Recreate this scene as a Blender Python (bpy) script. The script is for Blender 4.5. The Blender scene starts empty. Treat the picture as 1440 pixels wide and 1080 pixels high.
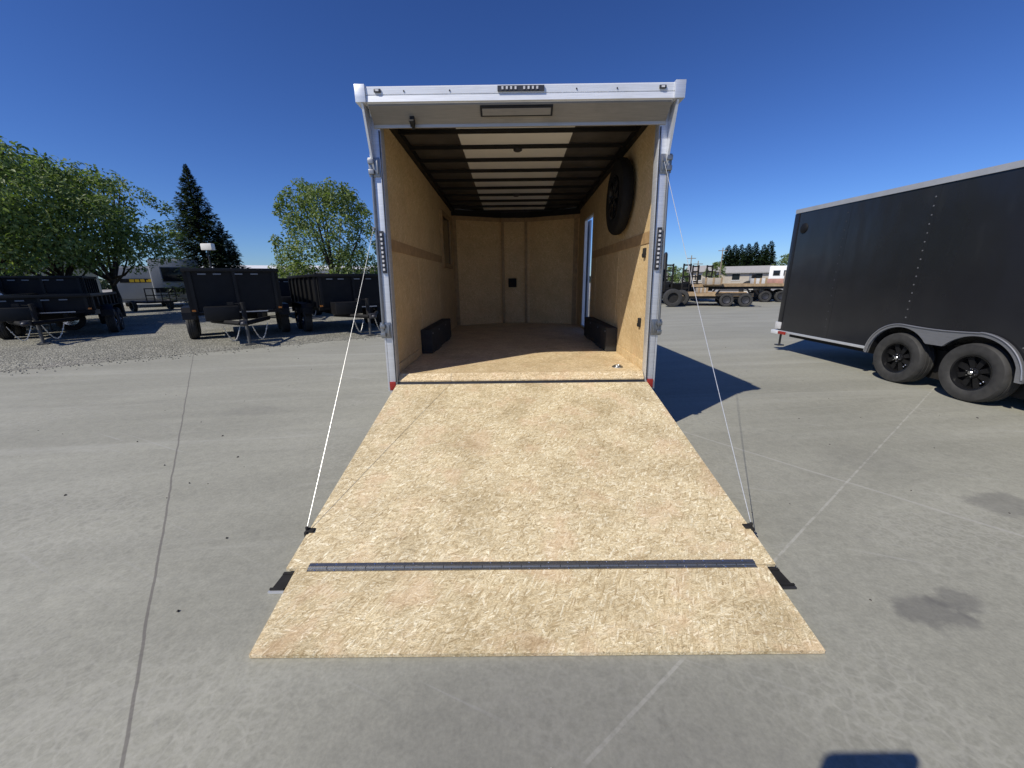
import bpy, bmesh, math, random
from mathutils import Vector, Matrix, noise as mnoise
R = math.radians
random.seed(7)
S = bpy.context.scene
C = S.collection

# ------------------------------------------------------------------ camera, sky, sun, exposure
cam_d = bpy.data.cameras.new('camera'); cam = bpy.data.objects.new('camera', cam_d); C.objects.link(cam)
cam_d.sensor_width = 36; cam_d.lens = 541/1440*36; cam_d.clip_start = 0.02; cam_d.clip_end = 4000
cam.matrix_world = (Matrix.Translation((0, 0, 1.45)) @ Matrix.Rotation(R(0.25), 4, 'Z')
                    @ Matrix.Rotation(R(90-15.1), 4, 'X') @ Matrix.Rotation(R(-0.7), 4, 'Z'))
S.camera = cam
SUN_EL = R(47); SUN_DIR = Vector((-.77*math.cos(SUN_EL), -.638*math.cos(SUN_EL), math.sin(SUN_EL)))   # towards the sun
w = bpy.data.worlds.new('World'); S.world = w; w.use_nodes = True
nt = w.node_tree; bg = nt.nodes['Background']
sky = nt.nodes.new('ShaderNodeTexSky'); sky.sky_type = 'NISHITA'; sky.sun_disc = False
sky.sun_elevation = SUN_EL; sky.sun_rotation = math.atan2(SUN_DIR.x, SUN_DIR.y)
sky.altitude = 0; sky.air_density = 1.0; sky.dust_density = 0.1; sky.ozone_density = 2.2
hs_ = nt.nodes.new('ShaderNodeMix'); hs_.data_type = 'RGBA'; hs_.blend_type = 'MULTIPLY'; hs_.inputs[0].default_value = 1.0; hs_.inputs[7].default_value = (.33, .472, .785, 1)
gm_ = nt.nodes.new('ShaderNodeGamma'); gm_.inputs[1].default_value = 1.25
nt.links.new(sky.outputs[0], gm_.inputs[0]); nt.links.new(gm_.outputs[0], hs_.inputs[6]); nt.links.new(hs_.outputs[2], bg.inputs[0]); bg.inputs[1].default_value = 0.075
sun_d = bpy.data.lights.new('sun', 'SUN'); sun_d.energy = 4.1; sun_d.angle = R(0.55); sun_d.color = (1, .94, .83)
sun = bpy.data.objects.new('sun', sun_d); C.objects.link(sun)
sun.rotation_euler = SUN_DIR.to_track_quat('Z', 'Y').to_euler()
S.view_settings.view_transform = 'Standard'; S.view_settings.look = 'None'
S.view_settings.exposure = 0.22; S.view_settings.gamma = 1.0
S.render.engine = 'CYCLES'

# ------------------------------------------------------------------ material helpers
class N:
    def __init__(s, name):
        s.m = bpy.data.materials.new(name); s.m.use_nodes = True
        s.t = s.m.node_tree; s.p = s.t.nodes['Principled BSDF']
    def n(s, ty, **kw):
        x = s.t.nodes.new('ShaderNode'+ty)
        ins = kw.pop('ins', {})
        for k, v in kw.items(): setattr(x, k, v)
        for k, v in ins.items(): s.put(x.inputs[k], v)
        return x
    def put(s, sock, v):
        if hasattr(v, 'is_output') or isinstance(v, bpy.types.NodeSocket): s.t.links.new(v, sock)
        else:
            if isinstance(v, tuple) and len(v) == 3 and sock.type == 'RGBA': v = (*v, 1)
            sock.default_value = v
    def co(s, kind='Object', scale=(1, 1, 1), rot=(0, 0, 0), loc=(0, 0, 0)):
        c = s.n('TexCoord'); return s.rs(c.outputs[kind], rot, scale, loc)
    def rs(s, vec, rot=(0, 0, 0), scale=(1, 1, 1), loc=(0, 0, 0)):      # rotate first, then stretch
        a = s.n('Mapping', ins={'Vector': vec, 'Rotation': rot})
        return s.n('Mapping', ins={'Vector': a.outputs[0], 'Scale': scale, 'Location': loc}).outputs[0]
    def noise(s, vec, scale, detail=4, rough=.55, dist=0):
        return s.n('TexNoise', ins={'Vector': vec, 'Scale': scale, 'Detail': detail, 'Roughness': rough, 'Distortion': dist}).outputs['Fac']
    def ramp(s, fac, stops):
        r = s.n('ValToRGB', ins={'Fac': fac}); e = r.color_ramp.elements
        while len(e) < len(stops): e.new(.5)
        for el, (p, c) in zip(e, stops):
            el.position = p; el.color = (*c, 1) if isinstance(c, tuple) else (c, c, c, 1)
        return r.outputs[0]
    def mix(s, fac, a, b, mode='MIX'):
        x = s.n('Mix', data_type='RGBA', blend_type=mode)
        s.put(x.inputs[0], fac); s.put(x.inputs[6], a); s.put(x.inputs[7], b); return x.outputs[2]
    def math(s, op, a, b=0.0, c=None, clamp=False):
        x = s.n('Math', operation=op, use_clamp=clamp); s.put(x.inputs[0], a); s.put(x.inputs[1], b)
        if c is not None: s.put(x.inputs[2], c)
        return x.outputs[0]
    def sstep(s, v, lo, hi, a=0.0, b=1.0):
        return s.n('MapRange', interpolation_type='SMOOTHSTEP', ins={0: v, 1: lo, 2: hi, 3: a, 4: b}).outputs[0]
    def bump(s, h, strength, dist=.01):
        b = s.n('Bump', ins={'Height': h, 'Strength': strength, 'Distance': dist}); s.put(s.p.inputs['Normal'], b.outputs[0])
    def out(s, color=None, rough=None, metal=None):
        if color is not None: s.put(s.p.inputs['Base Color'], color)
        if rough is not None: s.put(s.p.inputs['Roughness'], rough)
        if metal is not None: s.put(s.p.inputs['Metallic'], metal)
        return s.m

def plain(name, col, rough=.5, metal=0, var=.18, scale=9, bump=0):
    m = N(name); v = m.co(); f = m.noise(v, scale, 5)
    lo = tuple(c*(1-var) for c in col); hi = tuple(min(1, c*(1+var)) for c in col)
    c = m.ramp(f, [(.3, lo), (.7, hi)])
    r = m.math('MULTIPLY_ADD', m.noise(v, scale*2.3, 3), .22, rough-.11)
    if bump: m.bump(m.noise(v, scale*9, 3), bump, .004)
    if max(col) < .02: m.put(m.p.inputs['Specular IOR Level'], .28)
    return m.out(c, r, metal)

def osb(name, tint=(1, 1, 1), contrast=1.0, size=1.0, rot=(0, 0, 0), rough=.62):
    m = N(name)
    base = m.co('Object', rot=rot)
    wobc = m.n('TexNoise', ins={'Vector': base, 'Scale': 9/size, 'Detail': 3.0}).outputs['Color']
    col = None; h = None
    for i, (ang, sx, sy, off) in enumerate([(8, 13, 74, 0), (48, 15, 84, 3.1), (-32, 13, 76, 7.7), (88, 15, 92, 12.4), (20, 16, 100, 19.2), (-12, 17, 120, 27.5), (-55, 19, 110, 31.1)]):
        v = m.rs(base, (0, 0, R(ang)), (sx/size, sy/size, sy/size), (off, off*.7, 0))
        v = m.n('VectorMath', operation='MULTIPLY_ADD', ins={0: wobc, 1: (.5, .9, .5), 2: v}).outputs[0]
        vo = m.n('TexVoronoi', ins={'Vector': v, 'Scale': 1.0, 'Randomness': 1.0})
        sep = m.n('SeparateColor', ins={0: vo.outputs['Color']})
        c = m.ramp(sep.outputs[0], [(0, (.40, .30, .165)), (.12, (.52, .41, .24)), (.5, (.62, .51, .32)), (.85, (.70, .595, .40)), (1, (.82, .735, .545))])
        g = m.noise(m.rs(base, (0, 0, R(ang)), (sx*.9/size, sy*2.2/size, sy/size), (off, 0, 0)), 1.0, 2)
        gr = m.ramp(g, [(.3, .78), (.7, 1.13)])
        c = m.mix(1.0, c, gr, 'MULTIPLY')
        c = m.mix(m.sstep(vo.outputs['Distance'], .50, .80, 0, .22), c, (.33, .235, .12))
        if col is None: col, h = c, sep.outputs[1]
        else:
            k = m.math('GREATER_THAN', sep.outputs[2], .66); col = m.mix(k, col, c)
    # dark slivers, specks, reddish drift
    for ang in (14, -22, 50):
        sliv = m.sstep(m.noise(m.rs(base, (0, 0, R(ang)), (26/size, 150/size, 26/size), (ang, 0, 0)), 1.0, 3, .6, 1.6), .60, .68)
        col = m.mix(m.math('MULTIPLY', sliv, .72), col, (.21, .145, .075))
    fib = m.noise(m.rs(base, (0, 0, R(6)), (34/size, 170/size, 34/size)), 1.0, 4, .65, 1.4)
    col = m.mix(1.0, col, m.ramp(fib, [(.3, .76), (.5, 1.0), (.7, 1.16)]), 'MULTIPLY')
    fine = m.noise(m.rs(base, (0, 0, 0), (110, 190, 110)), 1.0, 3, .7)
    col = m.mix(1.0, col, m.ramp(fine, [(.3, .84), (.5, 1.0), (.7, 1.13)]), 'MULTIPLY')
    sp = m.sstep(m.noise(base, 95/size, 2), .665, .74)
    col = m.mix(m.math('MULTIPLY', sp, .75), col, (.15, .11, .055))
    red = m.sstep(m.noise(base, 4.2, 5, .6), .50, .68)
    col = m.mix(m.math('MULTIPLY', red, .30), col, (.60, .40, .26))
    tone = m.ramp(m.noise(base, 3.0, 6, .62), [(.32, (.78*tint[0], .76*tint[1], .72*tint[2])), (.5, (1.0*tint[0], 1.0*tint[1], 1.0*tint[2])), (.66, (1.10*tint[0], 1.11*tint[1], 1.12*tint[2]))])
    col = m.mix(1.0, col, tone, 'MULTIPLY')
    if contrast < 1: col = m.mix(1-contrast, col, (.58*tint[0], .46*tint[1], .275*tint[2]))
    m.bump(h, .25, .002)
    return m.out(col, rough)

def line_mask(m, sx, sy, p0, p1, width, wob):
    dx, dy = p1[0]-p0[0], p1[1]-p0[1]; L = math.hypot(dx, dy); nx, ny = -dy/L, dx/L
    d = m.math('ADD', m.math('MULTIPLY', sx, nx), m.math('MULTIPLY_ADD', sy, ny, -(nx*p0[0]+ny*p0[1])))
    d = m.math('ABSOLUTE', m.math('ADD', d, wob))
    return m.sstep(d, width*.5, width, 1.0, 0.0)

def concrete():
    m = N('concrete'); v = m.co()
    xyz = m.n('SeparateXYZ', ins={0: v}); sx, sy = xyz.outputs[0], xyz.outputs[1]
    n1 = m.noise(v, .35, 5, .6, .6)
    n2 = m.noise(m.rs(v, (0, 0, R(-7)), (.35, 1.7, 1)), 1.0, 4, .5, .9)
    n3 = m.noise(v, 17, 6, .65, .6)
    n4 = m.noise(v, 70, 3, .6)
    c = m.ramp(n1, [(.3, (.252, .249, .206)), (.55, (.276, .272, .226)), (.75, (.304, .300, .252))])
    c = m.mix(1.0, c, m.ramp(n2, [(.28, .91), (.5, 1.0), (.72, 1.10)]), 'MULTIPLY')
    c = m.mix(1.0, c, m.ramp(n3, [(.32, .91), (.5, 1.0), (.68, 1.07)]), 'MULTIPLY')
    c = m.mix(1.0, c, m.ramp(n4, [(.3, .88), (.7, 1.10)]), 'MULTIPLY')
    # trowel blotches: cell-like marbling
    vo = m.n('TexVoronoi', feature='SMOOTH_F1', ins={'Vector': m.n('VectorMath', operation='MULTIPLY_ADD', ins={0: m.n('TexNoise', ins={'Vector': v, 'Scale': 5.0, 'Detail': 4.0}).outputs['Color'], 1: (.16, .16, .16), 2: v}).outputs[0], 'Scale': 21.0})
    c = m.mix(1.0, c, m.ramp(vo.outputs['Distance'], [(.10, .96), (.36, 1.0), (.60, 1.04)]), 'MULTIPLY')
    # pale veins of worn laitance, in patches, and long soft bands across the slab
    wv = m.n('VectorMath', operation='MULTIPLY_ADD', ins={0: m.n('TexNoise', ins={'Vector': v, 'Scale': 9.0, 'Detail': 4.0}).outputs['Color'], 1: (.10, .10, .10), 2: v}).outputs[0]
    ve = m.n('TexVoronoi', feature='DISTANCE_TO_EDGE', ins={'Vector': wv, 'Scale': 17.0})
    patch = m.sstep(m.math('ADD', m.noise(v, .8, 3), m.math('MULTIPLY', sy, -.035)), .36, .58)
    vein = m.math('MULTIPLY', m.sstep(ve.outputs['Distance'], .02, .16, 1.0, 0.0), patch)
    c = m.mix(m.math('MULTIPLY', vein, .17), c, (.47, .46, .41))
    cell = m.math('MULTIPLY', m.sstep(vo.outputs['Distance'], .25, .05), patch)
    c = m.mix(m.math('MULTIPLY', cell, .18), c, (.15, .147, .135))
    st_ = m.noise(m.rs(v, (0, 0, R(-5)), (.13, 1.9, 1)), 1.0, 6, .62, .7)
    c = m.mix(m.math('MULTIPLY', m.sstep(st_, .50, .74), .30), c, (.43, .425, .38))
    c = m.mix(m.math('MULTIPLY', m.sstep(m.noise(m.rs(v, (0, 0, R(-13)), (.5, 8.0, 1)), 1.0, 4, .6, 1.0), .60, .76), .17), c, (.45, .44, .395))
    # trolley scuffs
    sc = m.co(scale=(.25, 9, 1), rot=(0, 0, R(24)))
    scm = m.sstep(m.noise(sc, 2.0, 3, .7, .5), .63, .74)
    c = m.mix(m.math('MULTIPLY', scm, .30), c, (.40, .395, .38))
    wob = m.math('MULTIPLY_ADD', m.noise(v, 2.5, 4), .026, -.013)
    # dark saw-cut, pale saw-cut, faint cross joints
    k = line_mask(m, sx, sy, (-6.72, 7.95), (-1.23, .84), .0075, wob); c = m.mix(m.math('MULTIPLY', k, .62), c, (.085, .073, .07))
    k = line_mask(m, sx, sy, (.19, .83), (5.01, 4.49), .0085, m.math('MULTIPLY', wob, .4)); c = m.mix(m.math('MULTIPLY', m.math('MULTIPLY', k, m.sstep(n3, .3, .6)), .42), c, (.48, .47, .43))
    k = line_mask(m, sx, sy, (1.70, 3.45), (3.05, 1.72), .016, wob); c = m.mix(m.math('MULTIPLY', k, .26), c, (.47, .46, .44))
    # oil stains, and one broad darker zone on the near slab
    for (px, py, rr, st) in [(1.85, 1.40, .17, .50), (2.02, 1.46, .13, .45), (3.2, 2.22, .26, .42), (-3.1, 4.3, .35, .15), (2.9, 2.9, .4, .12), (.15, .72, 1.15, .38)]:
        dx = m.math('SUBTRACT', sx, px); dy = m.math('MULTIPLY', m.math('SUBTRACT', sy, py), 1.5)
        d = m.math('SQRT', m.math('ADD', m.math('MULTIPLY', dx, dx), m.math('MULTIPLY', dy, dy)))
        d = m.math('ADD', d, m.math('MULTIPLY_ADD', m.noise(v, 7 if rr < .6 else 2.2, 5), .30, -.15))
        c = m.mix(m.sstep(d, rr*(.55 if rr < .6 else .25), rr*1.1, st, 0.0), c, (.085, .083, .082))
    m.bump(m.math('ADD', m.math('MULTIPLY', n4, .35), n3), .18, .006)
    return m.out(c, m.math('MULTIPLY_ADD', n3, .2, .62))

def gravel():
    m = N('gravel'); v = m.co()
    vo = m.n('TexVoronoi', ins={'Vector': v, 'Scale': 34.0}); sep = m.n('SeparateColor', ins={0: vo.outputs['Color']})
    c = m.ramp(sep.outputs[0], [(0, (.11, .108, .088)), (.5, (.215, .21, .175)), (1, (.38, .37, .31))])
    c = m.mix(1.0, c, m.ramp(m.noise(v, .9, 5), [(.3, .78), (.7, 1.15)]), 'MULTIPLY')
    c = m.mix(m.sstep(m.noise(v, .5, 4), .55, .7, 0, .5), c, (.30, .285, .255))
    m.bump(m.math('SUBTRACT', 1.0, vo.outputs['Distance']), .9, .03)
    return m.out(c, .9)

def dusty():
    m = N('dusty_ground'); v = m.co()
    c = m.ramp(m.noise(v, .08, 6), [(.3, (.25, .24, .22)), (.7, (.36, .345, .315))])
    c = m.mix(1.0, c, m.ramp(m.noise(v, 3, 5), [(.3, .85), (.7, 1.12)]), 'MULTIPLY')
    return m.out(c, .9)

def leafmat(name, a, b, c3):
    m = N(name); v = m.co()
    g = m.n('NewGeometry')
    f = m.math('MULTIPLY_ADD', m.noise(v, 1.3, 3), .6, m.math('MULTIPLY', g.outputs['Random Per Island'], .4))
    col = m.ramp(f, [(.25, a), (.5, b), (.75, c3)])
    m.put(m.p.inputs['Transmission Weight'], 0.0)
    tr = m.n('BsdfTranslucent', ins={'Color': m.mix(1.0, col, (1.1, 1.2, .5), 'MULTIPLY')})
    mx = m.n('MixShader', ins={0: .42, 1: m.p.outputs[0], 2: tr.outputs[0]})
    m.t.links.new(mx.outputs[0], m.t.nodes['Material Output'].inputs[0])
    return m.out(col, .55)

def metal_brushed(name, col, rough=.35, metal=.85, axis=(1, 1, 40)):
    m = N(name); v = m.co(scale=axis); f = m.noise(v, 6, 4); v2 = m.co()
    c = m.ramp(f, [(.3, tuple(x*.86 for x in col)), (.7, tuple(min(1, x*1.08) for x in col))])
    smu = m.noise(v2, 5, 5)
    c = m.mix(m.sstep(smu, .5, .75, 0, .22), c, tuple(x*.55 for x in col))
    return m.out(c, m.math('MULTIPLY_ADD', smu, .25, rough-.1), metal)

def ceiling_white():
    m = N('ceiling_white'); v = m.co()
    c = m.ramp(m.noise(v, 4, 4), [(.3, (.82, .81, .77)), (.7, (.88, .87, .83))])
    return m.out(c, .45)

def tyre_mat():
    m = N('tyre_rubber'); v = m.co()
    c = m.ramp(m.noise(v, 14, 5), [(.3, (.021, .0205, .020)), (.7, (.040, .039, .037))])
    return m.out(c, .75)

M = {}
M['osb_ramp'] = osb('osb_ramp', tint=(1.03, 1.035, 1.01), size=.9, rot=(0, 0, R(-7)))
M['osb_flap'] = osb('osb_flap', tint=(1.13, 1.135, 1.10), size=.8, rot=(0, 0, R(-12)))  # ramp board in a lighter tint, making up for less sun on the flat flap
M['osb_floor'] = osb('osb_floor', tint=(1.03, .98, .92), contrast=.85)
M['wall_wood'] = osb('wall_wood', tint=(1.02, .93, .80), contrast=.55, size=1.1, rot=(0, R(90), 0))
M['front_wood'] = osb('front_wood', tint=(1.28, 1.08, .84), contrast=.5, size=1.1, rot=(R(90), 0, 0))
M['trim_wood'] = plain('trim_wood', (.36, .235, .115), .6, 0, .2, 14)
M['batten_wood'] = plain('batten_wood', (.42, .27, .13), .6, 0, .2, 14)
M['alu'] = metal_brushed('aluminium', (.66, .68, .71), .40, .55)
M['alu_white'] = metal_brushed('pale_aluminium', (.74, .76, .79), .42, .25, (1, 40, 40))
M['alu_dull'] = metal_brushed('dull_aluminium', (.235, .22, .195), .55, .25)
M['alu_lip'] = metal_brushed('lip_aluminium', (.46, .44, .40), .5, .3)
M['skin_silver'] = plain('silver_skin', (.55, .56, .58), .35, .3, .05, 2)
M['zinc'] = metal_brushed('zinc_steel', (.30, .30, .295), .38, .9, (30, 4, 4))
M['steel_dark'] = plain('dark_steel', (.055, .055, .06), .45, .5)
M['black'] = plain('black_paint', (.0055, .0055, .006), .6, 0, .35, 3)
M['black_gloss'] = plain('black_gloss', (.007, .007, .0075), .45, 0, .3, 2)
M['black_matt'] = plain('black_matt', (.018, .017, .016), .75, 0, .3, 10)
M['jack_grey'] = plain('jack_grey', (.10, .10, .097), .6, .2)
M['screw_grey'] = plain('screw_grey', (.17, .17, .175), .4, .3)
M['soot'] = plain('aged_rubber', (.007, .0065, .006), .8, 0, .3, 10)
M['bow_black'] = plain('roof_bow_black', (.012, .011, .010), .6, 0, .3, 6)
M['roof_dark'] = plain('roof_underside', (.10, .09, .08), .5, .2, .3, 5)
M['box_black'] = plain('wheel_box_black', (.024, .023, .022), .8, 0, .25, 16)
M['ceiling'] = ceiling_white()
def charcoal():
    m = N('charcoal_skin'); v = m.co()
    c = m.ramp(m.noise(v, 1.2, 4), [(.3, (.0145, .015, .0172)), (.7, (.0185, .019, .0215))])
    c = m.mix(m.sstep(m.noise(m.rs(v, (0, 0, 0), (1, 3, .8)), 2.2, 5), .55, .8, 0, .35), c, (.030, .030, .031))
    m.bump(m.noise(m.rs(v, (0, 0, 0), (1, 1.1, .5)), 1.6, 2), .22, .05)
    return m.out(c, m.math('MULTIPLY_ADD', m.noise(v, 3.5, 4), .14, .10))
M['charcoal'] = charcoal()
M['lip_grey'] = metal_brushed('fender_lip', (.34, .34, .35), .35, .6)
M['fender_grey'] = metal_brushed('fender_grey', (.30, .305, .32), .32, .6)
M['roof_trim'] = plain('roof_trim_grey', (.36, .37, .38), .5, .2, .1, 4)
M['tyre'] = tyre_mat()
M['rim_black'] = plain('rim_black', (.012, .012, .013), .25, .2, .2, 6)
M['chrome'] = plain('chrome', (.75, .75, .76), .18, 1.0, .05, 6)
M['red'] = plain('red_lens', (.27, .020, .013), .25, 0, .15, 20)
M['amber'] = plain('amber_lens', (.55, .18, .02), .3, 0, .15, 20)
M['white'] = plain('white_paint', (.76, .76, .74), .4, 0, .06, 5)
M['offwhite'] = plain('off_white', (.58, .58, .56), .5, 0, .08, 3)
M['grey'] = plain('grey_paint', (.20, .21, .22), .45, 0, .1, 2)
M['rv_grey'] = plain('rv_grey', (.30, .315, .325), .42, 0, .08, 1.5)
M['glass'] = plain('dark_glass', (.012, .015, .018), .08, 0, .2, 3)
M['led_clear'] = plain('clear_lens', (.55, .55, .56), .2, 0, .2, 60)
M['wire'] = plain('wire_cable', (.74, .74, .72), .4, .6, .15, 60)
M['chain'] = plain('chain_zinc', (.58, .57, .53), .4, .7, .15, 40)
M['plank'] = plain('deck_planks', (.33, .235, .135), .8, 0, .3, 5)
M['yellow'] = plain('yellow_letters', (.78, .50, .03), .5, 0, .1, 8)
M['bark'] = plain('bark', (.038, .030, .022), .9, 0, .35, 12, .5)
M['pale_bark'] = plain('pale_bark', (.24, .20, .15), .9, 0, .3, 12, .5)
M['leaf_a'] = leafmat('broad_leaf', (.060, .102, .028), (.150, .220, .066), (.29, .345, .15))
M['leaf_b'] = leafmat('olive_leaf', (.060, .098, .025), (.150, .215, .060), (.29, .335, .135))
M['needle'] = leafmat('needle', (.010, .020, .011), (.020, .036, .018), (.042, .062, .030))
M['needle_far'] = leafmat('far_needle', (.014, .030, .016), (.024, .046, .022), (.045, .072, .034))
M['orange'] = plain('machine_orange', (.52, .22, .05), .5, 0, .15, 4)
M['tan'] = plain('tan_wall', (.40, .36, .30), .7, 0, .1, 2)
M['roof_grey'] = plain('shingle_grey', (.33, .32, .31), .8, 0, .15, 5)
M['red_paint'] = plain('faded_red', (.36, .20, .16), .6, 0, .2, 4)
M['concrete'] = concrete(); M['gravel'] = gravel(); M['dusty'] = dusty()
M['skin'] = plain('skin', (.55, .34, .24), .5); M['shirt'] = plain('shirt', (.06, .10, .18), .8); M['grit'] = plain('grit', (.05, .045, .04), .9)

# ------------------------------------------------------------------ geometry helpers
def rootloc(o):
    v = Vector((0, 0, 0))
    while o: v += o.location; o = o.parent
    return v
def frames(path):
    out = []; up = Vector((0, 0, 1))
    for i, p in enumerate(path):
        a = path[max(i-1, 0)]; b = path[min(i+1, len(path)-1)]
        t = (b-a).normalized(); s = t.cross(up)
        if s.length < 1e-3: s = t.cross(Vector((1, 0, 0)))
        s.normalize(); out.append((p, s, s.cross(t).normalized()))
    return out
class B:
    def __init__(s): s.bm = bmesh.new(); s.k = 0
    def mark(s, i):                  # faces added since the last mark take material slot i
        s.bm.faces.ensure_lookup_table()
        for f in s.bm.faces[s.k:]: f.material_index = i
        s.k = len(s.bm.faces); return s
    def box(s, c, d, rot=None, taper=None):
        vs = []
        for x in (-.5, .5):
            for y in (-.5, .5):
                for z in (-.5, .5):
                    p = Vector((x*d[0], y*d[1], z*d[2]))
                    if taper and z > 0: p.x *= taper[0]; p.y *= taper[1]
                    if rot is not None: p = rot @ p
                    vs.append(s.bm.verts.new(p+Vector(c)))
        for f in ((0, 1, 3, 2), (4, 6, 7, 5), (0, 4, 5, 1), (2, 3, 7, 6), (0, 2, 6, 4), (1, 5, 7, 3)):
            s.bm.faces.new([vs[i] for i in f])
        return s
    def bx(s, x0, x1, y0, y1, z0, z1):
        return s.box(((x0+x1)/2, (y0+y1)/2, (z0+z1)/2), (abs(x1-x0), abs(y1-y0), abs(z1-z0)))
    def hexa(s, a, b):               # two quads of four points each
        va = [s.bm.verts.new(p) for p in a]; vb = [s.bm.verts.new(p) for p in b]
        s.bm.faces.new(va[::-1]); s.bm.faces.new(vb)
        for i in range(len(a)):
            j = (i+1) % len(a); s.bm.faces.new((va[i], va[j], vb[j], vb[i]))
        return s
    def prism(s, poly, axis, a, b):  # 2-D outline swept along axis 0/1/2
        def P(u, v, t): return [(t, u, v), (u, t, v), (u, v, t)][axis]
        return s.hexa([P(u, v, a) for u, v in poly], [P(u, v, b) for u, v in poly])
    def tube(s, path, r, n=8, r2=None, cap=True):
        path = [Vector(p) for p in path]; rings = []
        for i, (p, a, b) in enumerate(frames(path)):
            q = r if r2 is None else r+(r2-r)*i/max(1, len(path)-1)
            rings.append([s.bm.verts.new(p+(a*math.cos(2*math.pi*k/n)+b*math.sin(2*math.pi*k/n))*q) for k in range(n)])
        for A, Bq in zip(rings, rings[1:]):
            for k in range(n): s.bm.faces.new((A[k], A[(k+1) % n], Bq[(k+1) % n], Bq[k]))
        if cap: s.bm.faces.new(rings[0][::-1]); s.bm.faces.new(rings[-1])
        return s
    def lathe(s, prof, c, axis=0, n=40, close=False):   # prof: (along, radius)
        c = Vector(c); rings = []
        for (t, r) in prof:
            ring = []
            for k in range(n):
                a = 2*math.pi*k/n; u, v = r*math.cos(a), r*math.sin(a)
                ring.append(s.bm.verts.new(c+Vector([(t, u, v), (u, t, v), (u, v, t)][axis])))
            rings.append(ring)
        pr = list(zip(rings, rings[1:]))
        if close: pr.append((rings[-1], rings[0]))
        for A, Bq in pr:
            for k in range(n): s.bm.faces.new((A[k], A[(k+1) % n], Bq[(k+1) % n], Bq[k]))
        if not close:
            for rg in (rings[0][::-1], rings[-1]): s.bm.faces.new(rg)
        return s
    def grid(s, fn, nu, nv):
        g = [[s.bm.verts.new(fn(i/nu, j/nv)) for j in range(nv+1)] for i in range(nu+1)]
        for i in range(nu):
            for j in range(nv): s.bm.faces.new((g[i][j], g[i+1][j], g[i+1][j+1], g[i][j+1]))
        return s
    def sphere(s, c, r, sc=(1, 1, 1), sub=2):
        res = bmesh.ops.create_icosphere(s.bm, subdivisions=sub, radius=r)
        for v in res['verts']: v.co = Vector((v.co.x*sc[0], v.co.y*sc[1], v.co.z*sc[2]))+Vector(c)
        return s
    def build(s, name, mat, parent=None, bevel=0, smooth=False, world=False):
        bmesh.ops.recalc_face_normals(s.bm, faces=s.bm.faces)
        if bevel: bmesh.ops.bevel(s.bm, geom=list(s.bm.edges), offset=bevel, segments=2, profile=.6, affect='EDGES', clamp_overlap=True)
        me = bpy.data.meshes.new(name); 
        if world and parent is not None:
            bmesh.ops.translate(s.bm, verts=s.bm.verts, vec=-rootloc(parent))
        s.bm.to_mesh(me); s.bm.free()
        for q in (mat if isinstance(mat, list) else [mat]): me.materials.append(M[q] if isinstance(q, str) else q)
        if smooth or bevel:
            for p in me.polygons: p.use_smooth = True
            if hasattr(me, 'set_sharp_from_angle'): me.set_sharp_from_angle(angle=R(35))
        o = bpy.data.objects.new(name, me); C.objects.link(o)
        if parent is not None: o.parent = parent
        return o
def pydata(name, vs, fs, mat, parent=None):
    me = bpy.data.meshes.new(name); me.from_pydata(vs, [], fs); me.materials.append(M[mat]); me.update()
    o = bpy.data.objects.new(name, me); C.objects.link(o)
    if parent is not None: o.parent = parent
    return o
def tag(o, label, cat, group=None, kind=None):
    if label: o['label'] = label
    if cat: o['category'] = cat
    if group: o['group'] = group
    if kind: o['kind'] = kind
    return o
def thing(name, loc, rz, label, cat, group=None):
    o = bpy.data.objects.new(name, None); C.objects.link(o); o.location = loc; o.rotation_euler = (0, 0, rz)
    o.empty_display_size = .2
    return tag(o, label, cat, group)
def dup(root, loc, rz, label, group=None):
    r = root.copy(); C.objects.link(r); r.location = loc; r.rotation_euler = (0, 0, rz); r['label'] = label
    if group: r['group'] = group
    for ch in list(root.children):
        c = ch.copy(); C.objects.link(c); c.parent = r
        for g in list(ch.children):
            d = g.copy(); C.objects.link(d); d.parent = c
    return r

# ------------------------------------------------------------------ ground
g = B(); g.grid(lambda u, v: (-1500+3000*u, -600+2600*v, -.004), 6, 6)
tag(g.build('ground', 'dusty'), None, None, kind='structure')
g = B(); g.bm.faces.new([g.bm.verts.new(p) for p in [(-60, -30, 0), (45, -30, 0), (45, 34, 0), (-60, 34, 0)]])
tag(g.build('concrete_yard', 'concrete'), None, None, kind='structure')
edge = [(-40, -17.0), (-9.02, 6.57), (-6.96, 8.15), (-3.55, 10.55), (-.5, 12.75), (6, 17.4)]
g = B()
pts = []
for (a, b) in zip(edge, edge[1:]):
    n_ = max(2, int(math.hypot(b[0]-a[0], b[1]-a[1])/.15)) if a[0] > -12 and a[0] < 0 else 2
    for i in range(n_):
        t = i/n_; j = random.gauss(0, .02)
        pts.append((a[0]+(b[0]-a[0])*t+j, a[1]+(b[1]-a[1])*t-j, .004))
pts += [(6, 17.4, .004), (6, 30, .004), (-58, 30, .004), (-58, -17, .004)]
g.bm.faces.new([g.bm.verts.new(p) for p in pts])
tag(g.build('gravel_lot', 'gravel'), None, None, kind='structure')
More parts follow.
